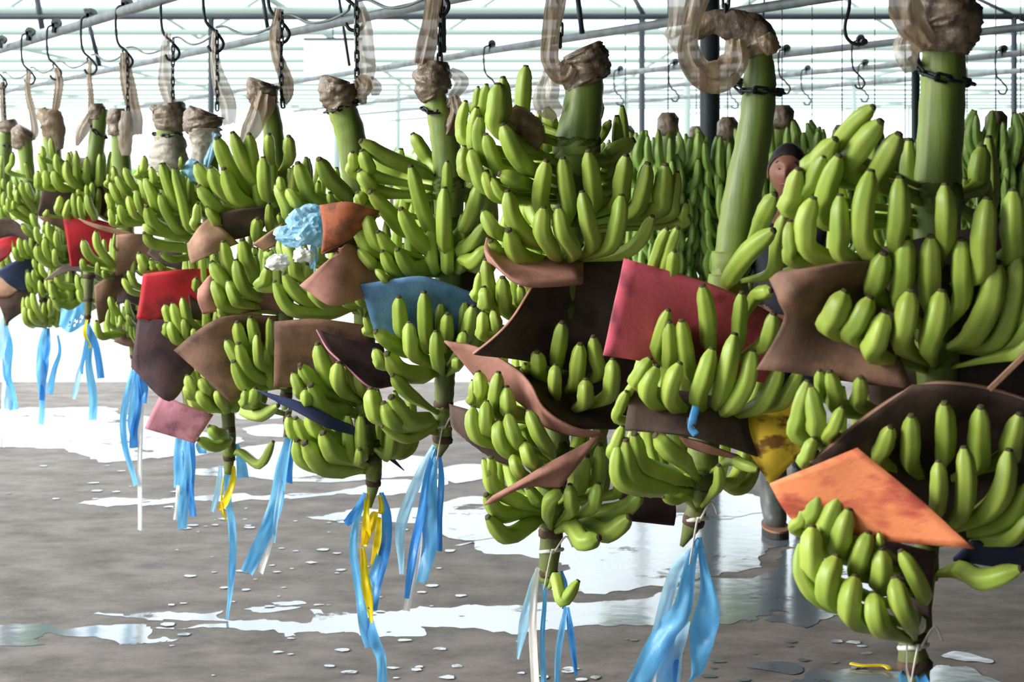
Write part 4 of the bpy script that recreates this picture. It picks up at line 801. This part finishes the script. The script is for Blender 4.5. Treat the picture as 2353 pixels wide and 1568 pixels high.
RIB = dict(
A=('blue ribbon ends and white tie on the stalk end at the bottom right', [(rb,[(2080,1545,20),(2075,1570,28),(2070,1640,30)],.03),(rd,[(2115,1550,24),(2120,1580,30),(2125,1650,30)],.03),(rw,[(2124,1422,10),(2112,1446,14),(2090,1475,8),(2080,1500,6),(2086,1540,6),(2098,1590,6)],.05)], (2099,1486,62)),
B=('pale and sky blue ribbons below the bent stalk bunch', [(rp,[(1585,1262,10),(1560,1300,26),(1535,1370,30),(1512,1450,28),(1504,1485,14)],.0),(rb,[(1604,1240,12),(1585,1310,30),(1565,1400,44),(1520,1470,46),(1470,1560,50),(1440,1620,50)],.03),(rd,[(1598,1250,10),(1575,1340,22),(1560,1400,20),(1545,1500,34),(1530,1600,40)],.01),(rb,[(1606,1238,14),(1618,1310,20),(1628,1400,50),(1612,1480,54),(1598,1545,28),(1586,1572,8)],.02),(rp,[(1570,1420,30),(1545,1500,50),(1535,1600,60)],.02),(rw,[(1530,1480,16),(1505,1540,20),(1495,1600,22)],.0)], (1598,1195,50)),
C=('blue and white ribbons below the dangling last banana', [(rp,[(1238,1305,10),(1222,1360,22),(1205,1430,24),(1190,1518,6)],.0),(rw,[(1236,1308,12),(1228,1360,16),(1224,1450,18),(1232,1590,20)],.02),(rb,[(1248,1320,12),(1252,1380,10),(1246,1470,12),(1250,1590,14)],.0),(rd,[(1290,1310,6),(1300,1350,10),(1296,1400,10)],-.02),(rb,[(1300,1395,8),(1290,1450,14),(1282,1520,14),(1280,1590,14)],.0),(rd,[(1304,1395,8),(1312,1460,16),(1320,1520,12),(1324,1552,6)],.0)], (1266,1266,52)),
D=('wavy blue and white ribbons below the steel blue sheet bunch', [(rp,[(998,1022,10),(975,1070,20),(945,1140,26),(920,1220,24),(922,1322,10)],.0),(rd,[(1000,1030,10),(980,1100,14),(968,1180,18),(950,1270,20),(934,1374,12)],.02),(rw,[(978,1120,8),(968,1190,12),(958,1290,14),(934,1402,16)],.0),(rb,[(1000,1050,12),(992,1110,24),(988,1180,34),(985,1260,34),(968,1338,22)],.01),(rd,[(1010,1050,8),(1014,1110,14),(1008,1190,18),(1004,1268,26)],-.01)], (1017,983,38)),
E=('long blue and yellow ribbons below the leaning stalk bunch', [(rd,[(840,1132,10),(825,1165,18),(808,1190,20),(794,1204,18)],.02),(rb,[(836,1150,12),(818,1200,16),(812,1270,18),(826,1370,20),(838,1440,24),(848,1490,20)],.0),(rb,[(846,1420,22),(862,1480,30),(876,1520,22),(880,1600,22)],.0),(ry,[(842,1135,10),(842,1180,14),(842,1220,22),(836,1256,14)],.04),(ry,[(872,1140,8),(876,1175,12),(862,1178,16),(850,1215,20),(838,1250,14)],.03),(ry,[(832,1260,10),(838,1320,18),(846,1370,22),(853,1434,6)],.03),(ry,[(872,1190,10),(868,1240,18),(855,1300,10)],.02),(rd,[(876,1132,10),(888,1190,22),(884,1260,28),(870,1330,20),(856,1400,22)],.01),(rb,[(878,1250,16),(866,1300,18),(850,1345,26)],.02)], None),
F=('light blue and white ribbons hanging slanted under the blue bag bunch', [(rb,[(664,1000,14),(648,1080,28),(630,1170,34),(600,1245,32),(566,1318,30)],.0),(rd,[(668,1000,12),(668,1050,16),(664,1112,16)],-.01),(rp,[(652,1090,14),(638,1170,12),(628,1250,8)],.0),(rw,[(628,1215,12),(614,1270,14),(598,1318,14)],-.01)], (659,946,20)),
G=('thin blue ribbon with a yellow one, its tip close to the floor', [(rb,[(522,1092,16),(526,1150,18),(531,1200,18),(536,1270,16),(530,1340,14),(522,1424,5)],.0),(rp,[(506,1070,8),(502,1120,14),(490,1176,10)],.0),(ry,[(536,1072,6),(534,1110,14),(520,1150,18),(504,1172,14)],.03),(ry,[(514,1095,4),(508,1140,4),(514,1175,8),(520,1198,4)],.02),(rb,[(545,1020,10),(552,1060,20),(560,1098,26)],-.03)], None),
H=('blue ribbons and a short white one behind the pink sheet', [(rb,[(412,1008,20),(410,1060,22),(408,1122,20)],.0),(rw,[(410,1115,8),(407,1150,10),(404,1195,10)],.0),(rb,[(428,1010,16),(430,1080,22),(422,1150,24),(420,1215,20)],.01),(rd,[(440,1010,14),(440,1080,16),(438,1130,18),(442,1188,18)],-.01),(rb,[(455,1010,10),(462,1025,22),(468,1042,18)],-.02)], None),
I=('blue ribbons and the longest white ribbon at the left', [(rb,[(306,850,8),(292,900,14),(284,970,14),(292,1050,14),(312,1116,14)],.01),(rb,[(312,852,8),(306,920,16),(304,980,16),(310,1020,8)],.0),(rd,[(316,856,8),(320,920,12),(310,980,16),(308,1030,20)],.01),(rw,[(320,860,8),(324,930,11),(322,1080,11),(320,1220,11)],-.01),(rd,[(318,855,10),(328,890,22),(330,926,18)],.0)], None),
J=('blue ribbons with a yellow bit, right of the perforated blue plastic', [(rd,[(202,742,10),(218,790,16),(232,870,16)],.0),(rb,[(204,745,6),(206,790,10),(205,830,14),(212,900,20),(212,966,20)],.01),(rp,[(200,760,6),(192,820,8),(180,870,14),(168,918,14)],.0),(ry,[(200,735,6),(195,770,10),(206,800,8)],.02),(rb,[(205,745,10),(203,770,14),(192,830,8),(186,860,8)],.02)], None),
L=('twisted blue ribbons under the second bunch from the left', [(rb,[(106,752,10),(96,790,22),(98,840,26),(96,900,16),(93,976,16)],.0),(rd,[(108,755,10),(112,800,14),(100,850,14),(98,920,12)],.01),(rb,[(134,770,6),(136,810,8),(126,850,12),(112,905,18)],-.02)], None),
M=('pale blue and white ribbons at the left edge', [(rb,[(14,748,10),(18,800,20),(18,860,18),(26,900,18),(32,942,24)],.0),(rp,[(6,730,10),(6,790,20),(4,830,16)],.01),(rw,[(8,800,6),(10,880,9),(6,960,9),(6,1028,10)],-.01),(rp,[(10,830,12),(16,890,16),(20,940,18)],.0)], None))
for b, (lab, strands, tie) in RIB.items():
    Y = BY[b]; k = F/Y; s = strands[0][1][0]
    t = empty('ribbon_bundle', P(s[0], s[1], Y), lab, 'ribbons', 'plastic ribbons under the bunches')
    for mt, pts, d in strands: ribbon(pts, Y, d, mt, t)
    if tie:
        x, y, wd = tie; c = P(x, y, Y); r = wd/2/k*1.06
        ring = [c+Vector((math.sin(a)*r, -math.cos(a)*r, .006*math.sin(a+1))) for a in [i*2*math.pi/24 for i in range(25)]]
        V, Fc = tube_data(ring, [.0035]*25, 6, up=Vector((0, 0, 1)), flat=1.3); mesh_obj('white_tie', V, Fc, 'ribbon_white', t)
        for sx in (-1, 1):
            q = [c+Vector((.2*r, -r*1.02, 0)), c+Vector((r*(.6+.6*sx), -r*1.2, .02+.02*sx)), c+Vector((r*(.6+1.2*sx), -r*1.1, -.035+.05*sx))]
            V, Fc = tube_data(cr(q, 5), [.0026]*11, 6, flat=.5); mesh_obj('tie_end', V, Fc, 'ribbon_white', t)

# ---------------------------------------------------------------- crumpled bags and small plastic bits
def crumpled(name, c, rx, rz, material, parent, seed, sub=4, amp=.35):
    bm = bmesh.new(); bmesh.ops.create_icosphere(bm, subdivisions=sub, radius=1)
    for v in bm.verts:
        n = v.co.normalized(); q = n*2.3+Vector((seed, 0, 0))
        r = 1+amp*1.1*noise.noise(q*.8)-amp*1.1*abs(noise.noise(q*1.5))-amp*.55*abs(noise.noise(q*3.1+Vector((3, 1, 2))))+.2*amp
        v.co = n*r
    V = [Vector((v.co.x*rx, v.co.y*rx*.7, v.co.z*rz))+c for v in bm.verts]; bm.verts.index_update(); Fc = [tuple(v.index for v in f.verts) for f in bm.faces]; bm.free()
    return mesh_obj(name, V, Fc, material, parent, smooth=False)
Y = BY['E']; k = F/Y
c = P(708, 520, Y-.22); t = empty('crumpled_bag', P(700, 560, Y-.2), 'light blue crumpled plastic bag stuck on the bananas', 'plastic bag')
crumpled('bag', c, 56/k, 44/k, 'film_blue', t, 4.2); crumpled('bag_fold', P(672, 540, Y-.22), 38/k, 26/k, 'film_blue', t, 9.1, 3); crumpled('bag_tail', P(720, 590, Y-.2), 10/k, 30/k, 'film_blue', t, 2.2, 3)
tag(crumpled('crumpled_bag', P(638, 602, Y-.23), 28/k, 18/k, 'paper_white', None, 7.7, 3), 'white crumpled paper lump left below the blue bag', 'wrapping')
tag(crumpled('crumpled_bag', P(697, 586, Y-.25), 25/k, 17/k, 'paper_white', None, 1.7, 3), 'white crumpled paper lump directly below the blue bag', 'wrapping')
Y = BY['G']; k = F/Y
tag(crumpled('crumpled_bag', P(446, 392, Y-.15), 24/k, 24/k, 'film_blue', None, 5.5, 3), 'small pale blue film rag near the white wrapped stalk', 'plastic bag')
Y = BY['J']; k = F/Y
tag(crumpled('crumpled_bag', P(176, 376, Y-.05), 22/k, 14/k, 'film_pale', None, 3.5, 3), 'white film scrap beside the bare stalk base', 'plastic bag')
# perforated blue plastic with real holes
def perforated():
    Y = BY['J']+.02; g = []
    top = cr([P(140, 708, Y), P(165, 712, Y-.02), P(196, 690, Y)], 8); bot = cr([P(136, 748, Y), P(160, 765, Y-.03), P(196, 745, Y)], 8)
    V = []; n = 17; m_ = 10
    for j in range(m_+1):
        for i in range(n):
            p = top[i].lerp(bot[i], j/m_); V.append(p+Vector((0, .006*math.sin(i*.9+j*.4), 0)))
    Fc = []
    for j in range(m_):
        for i in range(n-1):
            if j in (5, 7) and i % 3 == 1 and i > 6 or (j == 6 and i % 3 == 2 and i > 8): continue
            Fc.append((j*n+i, j*n+i+1, (j+1)*n+i+1, (j+1)*n+i))
    return mesh_obj('plastic_film', V, Fc, 'ribbon_blue')
tag(perforated(), 'perforated light blue plastic piece hanging below the left bunches', 'plastic film')
# blue clip tag hanging before the dark sheet of bunch B
Y = BY['B']-.2; m = MB(); V, Fc = tube_data(cr([P(1600, 935, Y), P(1592, 965, Y-.01), P(1590, 985, Y), P(1600, 1000, Y)], 4), [.008]*13, 8, flat=.3); m.add(V, Fc)
t = empty('plastic_tag', P(1596, 1000, Y), 'small blue plastic tag hanging before a dark sheet', 'tag'); m.obj('tag_strip', 'ribbon_blue', t, True)
m = MB(); m.bar(P(1582, 965, Y), P(1598, 985, Y-.01), .003); m.bar(P(1580, 975, Y), P(1582, 960, Y), .0025); m.obj('tag_clip', 'dark_iron', t)
# yellow strip lying on the wet floor
pts = [(1955,1535),(1985,1540),(2030,1540),(2045,1548)]; path = cr([P(x, y, floorY(y))+Vector((0, 0, .014)) for x, y in pts], 5)
V, Fc = tube_data(path, [.012]*len(path), 8, flat=.35, up=Vector((0, 0, 1))); tag(mesh_obj('plastic_strip', V, Fc, 'ribbon_yellow'), 'yellow plastic strip lying in a puddle at the lower right', 'strip')
# ---------------------------------------------------------------- banana bunches of the rows behind
def proto_banana(seed):
    random.seed(seed)
    C = Vector((0, 0, 0)); o = finger(C, Vector((0, -.06, -.02)), Vector((0, -.115, .045)), Vector((0, -.115, .145)), .038, None, True)
    me = o.data; off = WORLD[o.name]; me.transform(Matrix.Translation(off)); bpy.data.objects.remove(o); return me
BM = [proto_banana(i) for i in (1, 2, 3)]
random.seed(11)
def far_bunch(px, pytop, k, hands=7, height=1.0, label='green banana bunch hanging in the rows behind the front row', group='banana bunches in the back rows'):
    Y = F/k; c = P(px, pytop, Y)
    root = empty('banana_bunch', c-Vector((0, 0, height)), label, 'banana bunch', group)
    lean = Vector((random.uniform(-.03, .03), random.uniform(-.03, .03), 0))
    pts = [c-Vector((0, 0, z*height))+lean*math.sin(z*3) for z in [i/12 for i in range(13)]]
    rr = [.045-.027*i/12 for i in range(13)]
    tube('stalk', pts, rr, 'stalk', root, 12, prof=lambda i, a, q: 1+.05*math.cos(4*a+i*.3))
    V, Fc = tube_data([pts[0]+Vector((0, 0, .03)), pts[0]+Vector((0, 0, .0)), pts[0]-Vector((0, 0, .06)), pts[0]-Vector((0, 0, .09))], [.03, .052, .055, .046], 14, lambda i, a, q: 1+.14*math.cos(5*a+i)+.2*noise.noise(Vector((px+a*2, i*1.7, k))))
    mesh_obj('film_cap', V, Fc, 'film_dark', root)
    m = MB(); m.bar(c, Vector((c.x, c.y, 3.76)), .003, 6); m.obj('hanging_cord', 'dark_iron', root)
    for h in range(hands):
        z = .26+.68*h/(hands-1); q = c-Vector((0, 0, z*height)); r = .045
        hand = tube('hand', [q+Vector((0, 0, d)) for d in (.03, 0, -.03)], [r*.8, r*1.1, r*.8], 'crown', root, 10)
        sc = 1.12-.35*h/(hands-1)
        for row in (0, 1):
            n = 9
            for j in range(n):
                a = 2*math.pi*(j+.5*row+random.uniform(-.12, .12))/n
                o = bpy.data.objects.new('banana', random.choice(BM)); COL.objects.link(o)
                o.rotation_euler = (random.uniform(-.12, .12)+(-.25 if row else .12), random.uniform(-.12, .12), a); e = sc*random.uniform(.92, 1.1)*(1.12 if row else 1)
                o.scale = (e, e*1.15, e)
                put(o, q+Vector((math.sin(a)*.03, -math.cos(a)*.03, -.05*row)), hand)
BACK = [(1437,300,400,'left of the thin dark post'),(1535,272,455,'between the thin dark post and the thick one'),(1600,300,360,'just left of the thick grey post'),
 (1672,282,455,'just right of the thick grey post'),(1722,330,375,'behind the bent stalk'),(1797,255,455,'with the tallest stalk, above the head of the man'),(1866,325,400,'right behind the head of the man'),(1935,300,455,'behind the top fingers of the right edge bunch'),
 (2010,330,385,'hidden behind the upright bananas of the right edge bunch'),(2080,330,440,'directly left of the widest stalk at the right'),(2222,330,400,'directly right of the widest stalk at the right'),(2288,268,455,'with a bare cut stalk near the upper right edge'),(2345,300,385,'half cut by the right edge of the picture')]
for px, py, k, lab in BACK:
    far_bunch(px, py, k, 7, .58 if px > 1900 else .9, 'back row banana bunch '+lab)
# empty trolley hooks on the rails behind
for (px, ri, lab) in ((1425,3,'first from the left on the fourth rail'),(1552,3,'second from the left on the fourth rail'),(1807,3,'third from the left on the fourth rail'),(1978,3,'on the fourth rail beside the free curved hook'),(2305,4,'on the fifth rail right of the widest stalk'),
                      (1856,4,'on the fifth rail above the man'),(1988,4,'on the fifth rail below the free curved hook'),(1690,4,'on the fifth rail behind the bent stalk'),(1130,2,'on the third rail above the tall bananas')):
    A, B, d = RD[ri]; lo, hi = -60., 60.
    def pxs(t): q = A+d*t; return CX+F*q.x/q.y
    ts = [i*.01-12 for i in range(2400)]; ts = [t for t in ts if (A+d*t).y > 1]; t_ = min(ts, key=lambda t: abs(pxs(t)-px)); q = A+d*t_
    make_hook(Vector((q.x, q.y, ZR-.245)), 'empty trolley hook '+lab, 'empty hooks on the back rails')
t = empty('curved_hook', P(1951, 20, 5.9), 'free curved iron hook hanging from the third rail', 'hook')
A, B, d = RD[2]; Yc = F/((HY-4)/(ZR-H)); path = cr([P(x, y, Yc) for x, y in ((1953,-12),(1952,4),(1950,25),(1943,50),(1942,75),(1950,92),(1965,101),(1985,101))], 5)
tube('hook_rod', path, [.0075]*len(path), 'dark_iron', t, 8)
m = MB(); m.bar(P(1985, 96, Yc)+Vector((0, -.02, 0)), P(1985, 96, Yc)+Vector((0, .02, 0)), .014); m.obj('hook_end', 'dark_iron', t)

# ---------------------------------------------------------------- the man behind the bunches
YM = F*H/(1221-HY); KM = F/YM
def M_(px, py, dy=0): return P(px, py, YM+dy)
man = empty('person', Vector((M_(1800, 1221).x, YM, 0)), 'person with short black hair in dark work clothes standing behind the hanging bananas', 'person')
ORG = WORLD[man.name]
def skin_tree(joints, bones):
    bm = MB()
    me = bpy.data.meshes.new('skin_tmp'); names = list(joints)
    me.from_pydata([tuple(joints[n][0]) for n in names], [(names.index(a), names.index(b)) for a, b in bones], [])
    o = bpy.data.objects.new('skin_tmp', me); COL.objects.link(o)
    md = o.modifiers.new('s', 'SKIN'); md.use_smooth_shade = True
    for i, n in enumerate(names):
        r = joints[n][1]; me.skin_vertices[0].data[i].radius = r if isinstance(r, tuple) else (r, r)
    me.skin_vertices[0].data[0].use_root = True
    sd = o.modifiers.new('d', 'SUBSURF'); sd.levels = 2; sd.render_levels = 2
    dg = bpy.context.evaluated_depsgraph_get(); dg.update(); e = o.evaluated_get(dg); m2 = e.to_mesh()
    V = [v.co.copy() for v in m2.vertices]; Fc = [tuple(p.vertices) for p in m2.polygons]; e.to_mesh_clear(); bpy.data.objects.remove(o)
    return V, Fc
hx = M_(1806, 395).x; z0 = lambda py: M_(0, py).z
Xc = M_(1806, 0).x
def J(x, z, y=0): return Vector((Xc+x, YM+y, z))
zt = z0(331); 
J0 = dict(pelvis=(J(0, .93), (.14, .10)), waist=(J(0, 1.08), (.135, .10)), chest=(J(0, 1.28), (.16, .11)), upper=(J(-.005, 1.42), (.12, .085)), neck=(J(-.02, 1.475), .052), jaw=(J(-.025, 1.54), .05),
  sl=(J(-.165, 1.40), .058), el=(J(-.22, 1.14, -.02), .042), wl=(J(-.17, .93, -.14), .029), hl=(J(-.165, .88, -.17), (.036, .018)),
  sr=(J(.165, 1.40), .058), er=(J(.23, 1.14, .0), .042), wr=(J(.20, .92, -.10), .029), hr=(J(.195, .86, -.12), (.036, .018)),
  tl=(J(-.085, .86), .088), kl=(J(-.065, .50, -.03), .058), al=(J(-.055, .10, .03), .038), fl=(J(-.06, .04, -.12), .036),
  tr=(J(.085, .86), .088), kr=(J(.10, .50, .06), .058), ar=(J(.11, .10, .18), .038), fr=(J(.12, .04, .03), .036))
BN = [('pelvis','waist'),('waist','chest'),('chest','upper'),('upper','neck'),('neck','jaw'),('upper','sl'),('sl','el'),('el','wl'),('wl','hl'),('upper','sr'),('sr','er'),('er','wr'),('wr','hr'),
      ('pelvis','tl'),('tl','kl'),('kl','al'),('al','fl'),('pelvis','tr'),('tr','kr'),('kr','ar'),('ar','fr')]
V, Fc = skin_tree(J0, BN)
def add_part(V2, F2):
    n = len(V); V.extend(V2); Fc.extend([tuple(i+n for i in f) for f in F2])
# fingers
for side, wn, hn in ((-1, 'wl', 'hl'), (1, 'wr', 'hr')):
    h0 = J0[hn][0]; dr = (h0-J0[wn][0]).normalized()
    for j in range(4):
        b0 = h0+Vector(((j-1.5)*.018, 0, 0))-dr*.01; ln = (.062, .072, .068, .052)[j if side < 0 else 3-j]
        p = [b0, b0+dr*ln*.5, b0+dr*ln*.85+Vector((0, -.012, 0)), b0+dr*ln*1.05+Vector((0, -.03, .002))]
        add_part(*tube_data(cr(p, 3), [.0092]*7+[.0085, .0075, .005], 8))
    th = J0[wn][0]+dr*.03+Vector((-side*.028, -.005, 0)); add_part(*tube_data(cr([th, th+dr*.03+Vector((-side*.018, -.008, 0)), th+dr*.055+Vector((-side*.018, -.022, 0))], 3), [.011]*4+[.0095, .008, .0055], 8))
# head: shaped sphere
HC = Vector((M_(1811, 0).x, YM, (zt+z0(452))/2)); HH = (zt-z0(452))/2; yaw = math.radians(-14); tilt = math.radians(3)
RM = Matrix.Rotation(yaw, 3, 'Z') @ Matrix.Rotation(tilt, 3, 'Y')
def head_pt(n):
    x, y, z = n; r = 1.0
    X = x*.087*(1-.12*max(0, -z)**1.5-.05*max(0, z)**3); Yv = y*.098; Z = z*HH
    if y < 0:
        Yv *= 1-.10*max(0, -z)**2
        if z < -.2: X *= 1-.28*((-z-.2)/.8)**1.6
        f = -y
        Yv -= f**6*.012*math.exp(-((z+.85)/.18)**2-(x/.3)**2)                        # chin
        Yv += .012*f**3*math.exp(-((z-.06)/.13)**2)*(math.exp(-((x-.40)/.2)**2)+math.exp(-((x+.40)/.2)**2))   # eye sockets
        Yv -= .010*f**3*math.exp(-((z-.24)/.10)**2)*math.exp(-(x/.6)**2)              # brow
        Yv -= .030*f**4*math.exp(-((z+.22)/.13)**2-(x/.14)**2) + .016*f**4*math.exp(-((z+.02)/.18)**2-(x/.10)**2)  # nose
        Yv -= .010*f**4*math.exp(-((z+.52)/.07)**2-(x/.28)**2)                        # lips
        Yv += .006*f**4*math.exp(-((z+.40)/.04)**2-(x/.3)**2)
    else: Yv *= 1.04; Z *= 1.0
    return HC + RM @ Vector((X, Yv, Z))
nu, nv = 40, 30; HV = []; HF = []
for j in range(nv+1):
    ph = math.pi*j/nv
    for i in range(nu):
        a = 2*math.pi*i/nu; HV.append(head_pt((math.sin(ph)*math.sin(a), -math.sin(ph)*math.cos(a), math.cos(ph))))
for j in range(nv):
    for i in range(nu): HF.append((j*nu+i, (j+1)*nu+i, (j+1)*nu+(i+1) % nu, j*nu+(i+1) % nu))
add_part(HV, HF)
for sx in (-1, 1):                                     # ears
    e = [HC+RM@Vector((sx*.088, .012+.012*math.cos(a), -.01+.030*math.sin(a))) for a in [i*.6283 for i in range(10)]]
    add_part(*tube_data(e+[e[0]], [.007]*11, 6))
mesh_obj('body', V, Fc, 'skin', man, ORG)
hairV = []; hairF = []
for j in range(13):
    ph = math.pi*j/nv
    for i in range(nu):
        a = 2*math.pi*i/nu; front = max(0, math.cos(a)); side = abs(math.sin(a))
        lim = 1.95-.98*front**1.2-.12*side
        q = min(ph*1.55, lim); n = (math.sin(q)*math.sin(a), -math.sin(q)*math.cos(a), math.cos(q)); p = head_pt(n); hairV.append(HC+(p-HC)*(1.055+.012*math.sin(i*7+j*3)*.6))
for j in range(12):
    for i in range(nu): hairF.append((j*nu+i, (j+1)*nu+i, (j+1)*nu+(i+1) % nu, j*nu+(i+1) % nu))
mesh_obj('hair', hairV, hairF, 'hair', man, ORG)
for sx in (-1, 1):
    c = HC+RM@Vector((sx*.031, -.083, .005)); bm = MB(); V2, F2 = tube_data([c+RM@Vector((-.014, .004, 0)), c+RM@Vector((-.007, -.001, 0)), c, c+RM@Vector((.007, -.001, 0)), c+RM@Vector((.014, .004, 0))], [.001, .003, .0036, .003, .001], 8); bm.add(V2, F2)
    e = bm.obj('eye', 'eye_white', man, True); V2, F2 = tube_data([c+RM@Vector((0, -.007, 0)), c+RM@Vector((0, -.0055, 0))], [.0034, .0038], 10); mesh_obj('iris', V2, F2, 'hair', e)
    b_ = [HC+RM@Vector((sx*x, -.088+abs(x)*.25, .032+z)) for x, z in ((.012, .0), (.025, .005), (.040, .004), (.050, -.003))]
    V2, F2 = tube_data(cr(b_, 3), [.004, .006, .007, .007, .007, .007, .006, .005, .004, .003], 6); mesh_obj('eyebrow', V2, F2, 'hair', man)
V2, F2 = tube_data(cr([HC+RM@Vector((x, -.094+abs(x)*.5, -.061)) for x in (-.024, -.01, 0, .01, .024)], 3), [.002]+[.005]*11+[.002], 8, flat=.7); mesh_obj('mouth', V2, F2, 'lips', man)
def cloth(names, grow, nm, mt, extra=None):
    jj = {}
    for n in names:
        p, r = J0[n]; r = r if isinstance(r, tuple) else (r, r); jj[n] = (p.copy(), (r[0]+grow, r[1]+grow))
    if extra: jj.update(extra)
    bn = [(a, b) for a, b in BN if a in jj and b in jj]
    V2, F2 = skin_tree(jj, bn); return mesh_obj(nm, V2, F2, mt, man, ORG)
cloth(['pelvis', 'waist', 'chest', 'upper', 'sl', 'el', 'sr', 'er'], .016, 'shirt', 'shirt')
cloth(['pelvis', 'tl', 'kl', 'al', 'tr', 'kr', 'ar'], .02, 'trousers', 'trousers')
for s, (an, fn) in (('l', ('al', 'fl')), ('r', ('ar', 'fr'))):
    a, f = J0[an][0], J0[fn][0]; up = Vector((0, 0, .30)); kn = J0['k'+s][0]
    sh = a+(kn-a)*.62
    jj = {'a': (a+Vector((0, 0, .0)), (.062, .062)), 's': (sh, (.074, .074)), 'f': (f+Vector((0, -.02, .015)), (.052, .05)), 'h': (a+Vector((0, .05, -.045)), (.05, .05))}
    V2, F2 = skin_tree(jj, [('a', 's'), ('a', 'f'), ('a', 'h')]); V2 = [Vector((v.x, v.y, max(v.z, .012))) for v in V2]
    b_ = mesh_obj('boot', V2, F2, 'boot', man, ORG)
    m = MB(); pts = []
    hl = a+Vector((0, .09, 0)); tp = f+Vector((0, -.10, 0)); dirv = (tp-hl); dirv.z = 0; ln = dirv.length; dirv.normalize(); sd = Vector((-dirv.y, dirv.x, 0))
    base = []
    for i in range(32):
        q = 2*math.pi*i/32; x = math.cos(q); w_ = .058*(1+.12*x)
        base.append(Vector((hl.x, hl.y, 0))+dirv*(ln/2*(1+x))+sd*math.sin(q)*w_)
    V2 = [v+Vector((0, 0, .004)) for v in base]+[v+Vector((0, 0, .034)) for v in base]
    F2 = [(i, (i+1) % 32, 32+(i+1) % 32, 32+i) for i in range(32)]+[tuple(range(31, -1, -1)), tuple(range(32, 64))]
    mesh_obj('sole', V2, F2, 'sole', b_, WORLD[b_.name], smooth=False)
    V3 = [v+(v-Vector((hl.x, hl.y, 0))-dirv*ln/2)*.03+Vector((0, 0, .032)) for v in base]+[v+(v-Vector((hl.x, hl.y, 0))-dirv*ln/2)*.03+Vector((0, 0, .041)) for v in base]
    mesh_obj('welt', V3, F2, 'welt', b_, WORLD[b_.name], smooth=False)
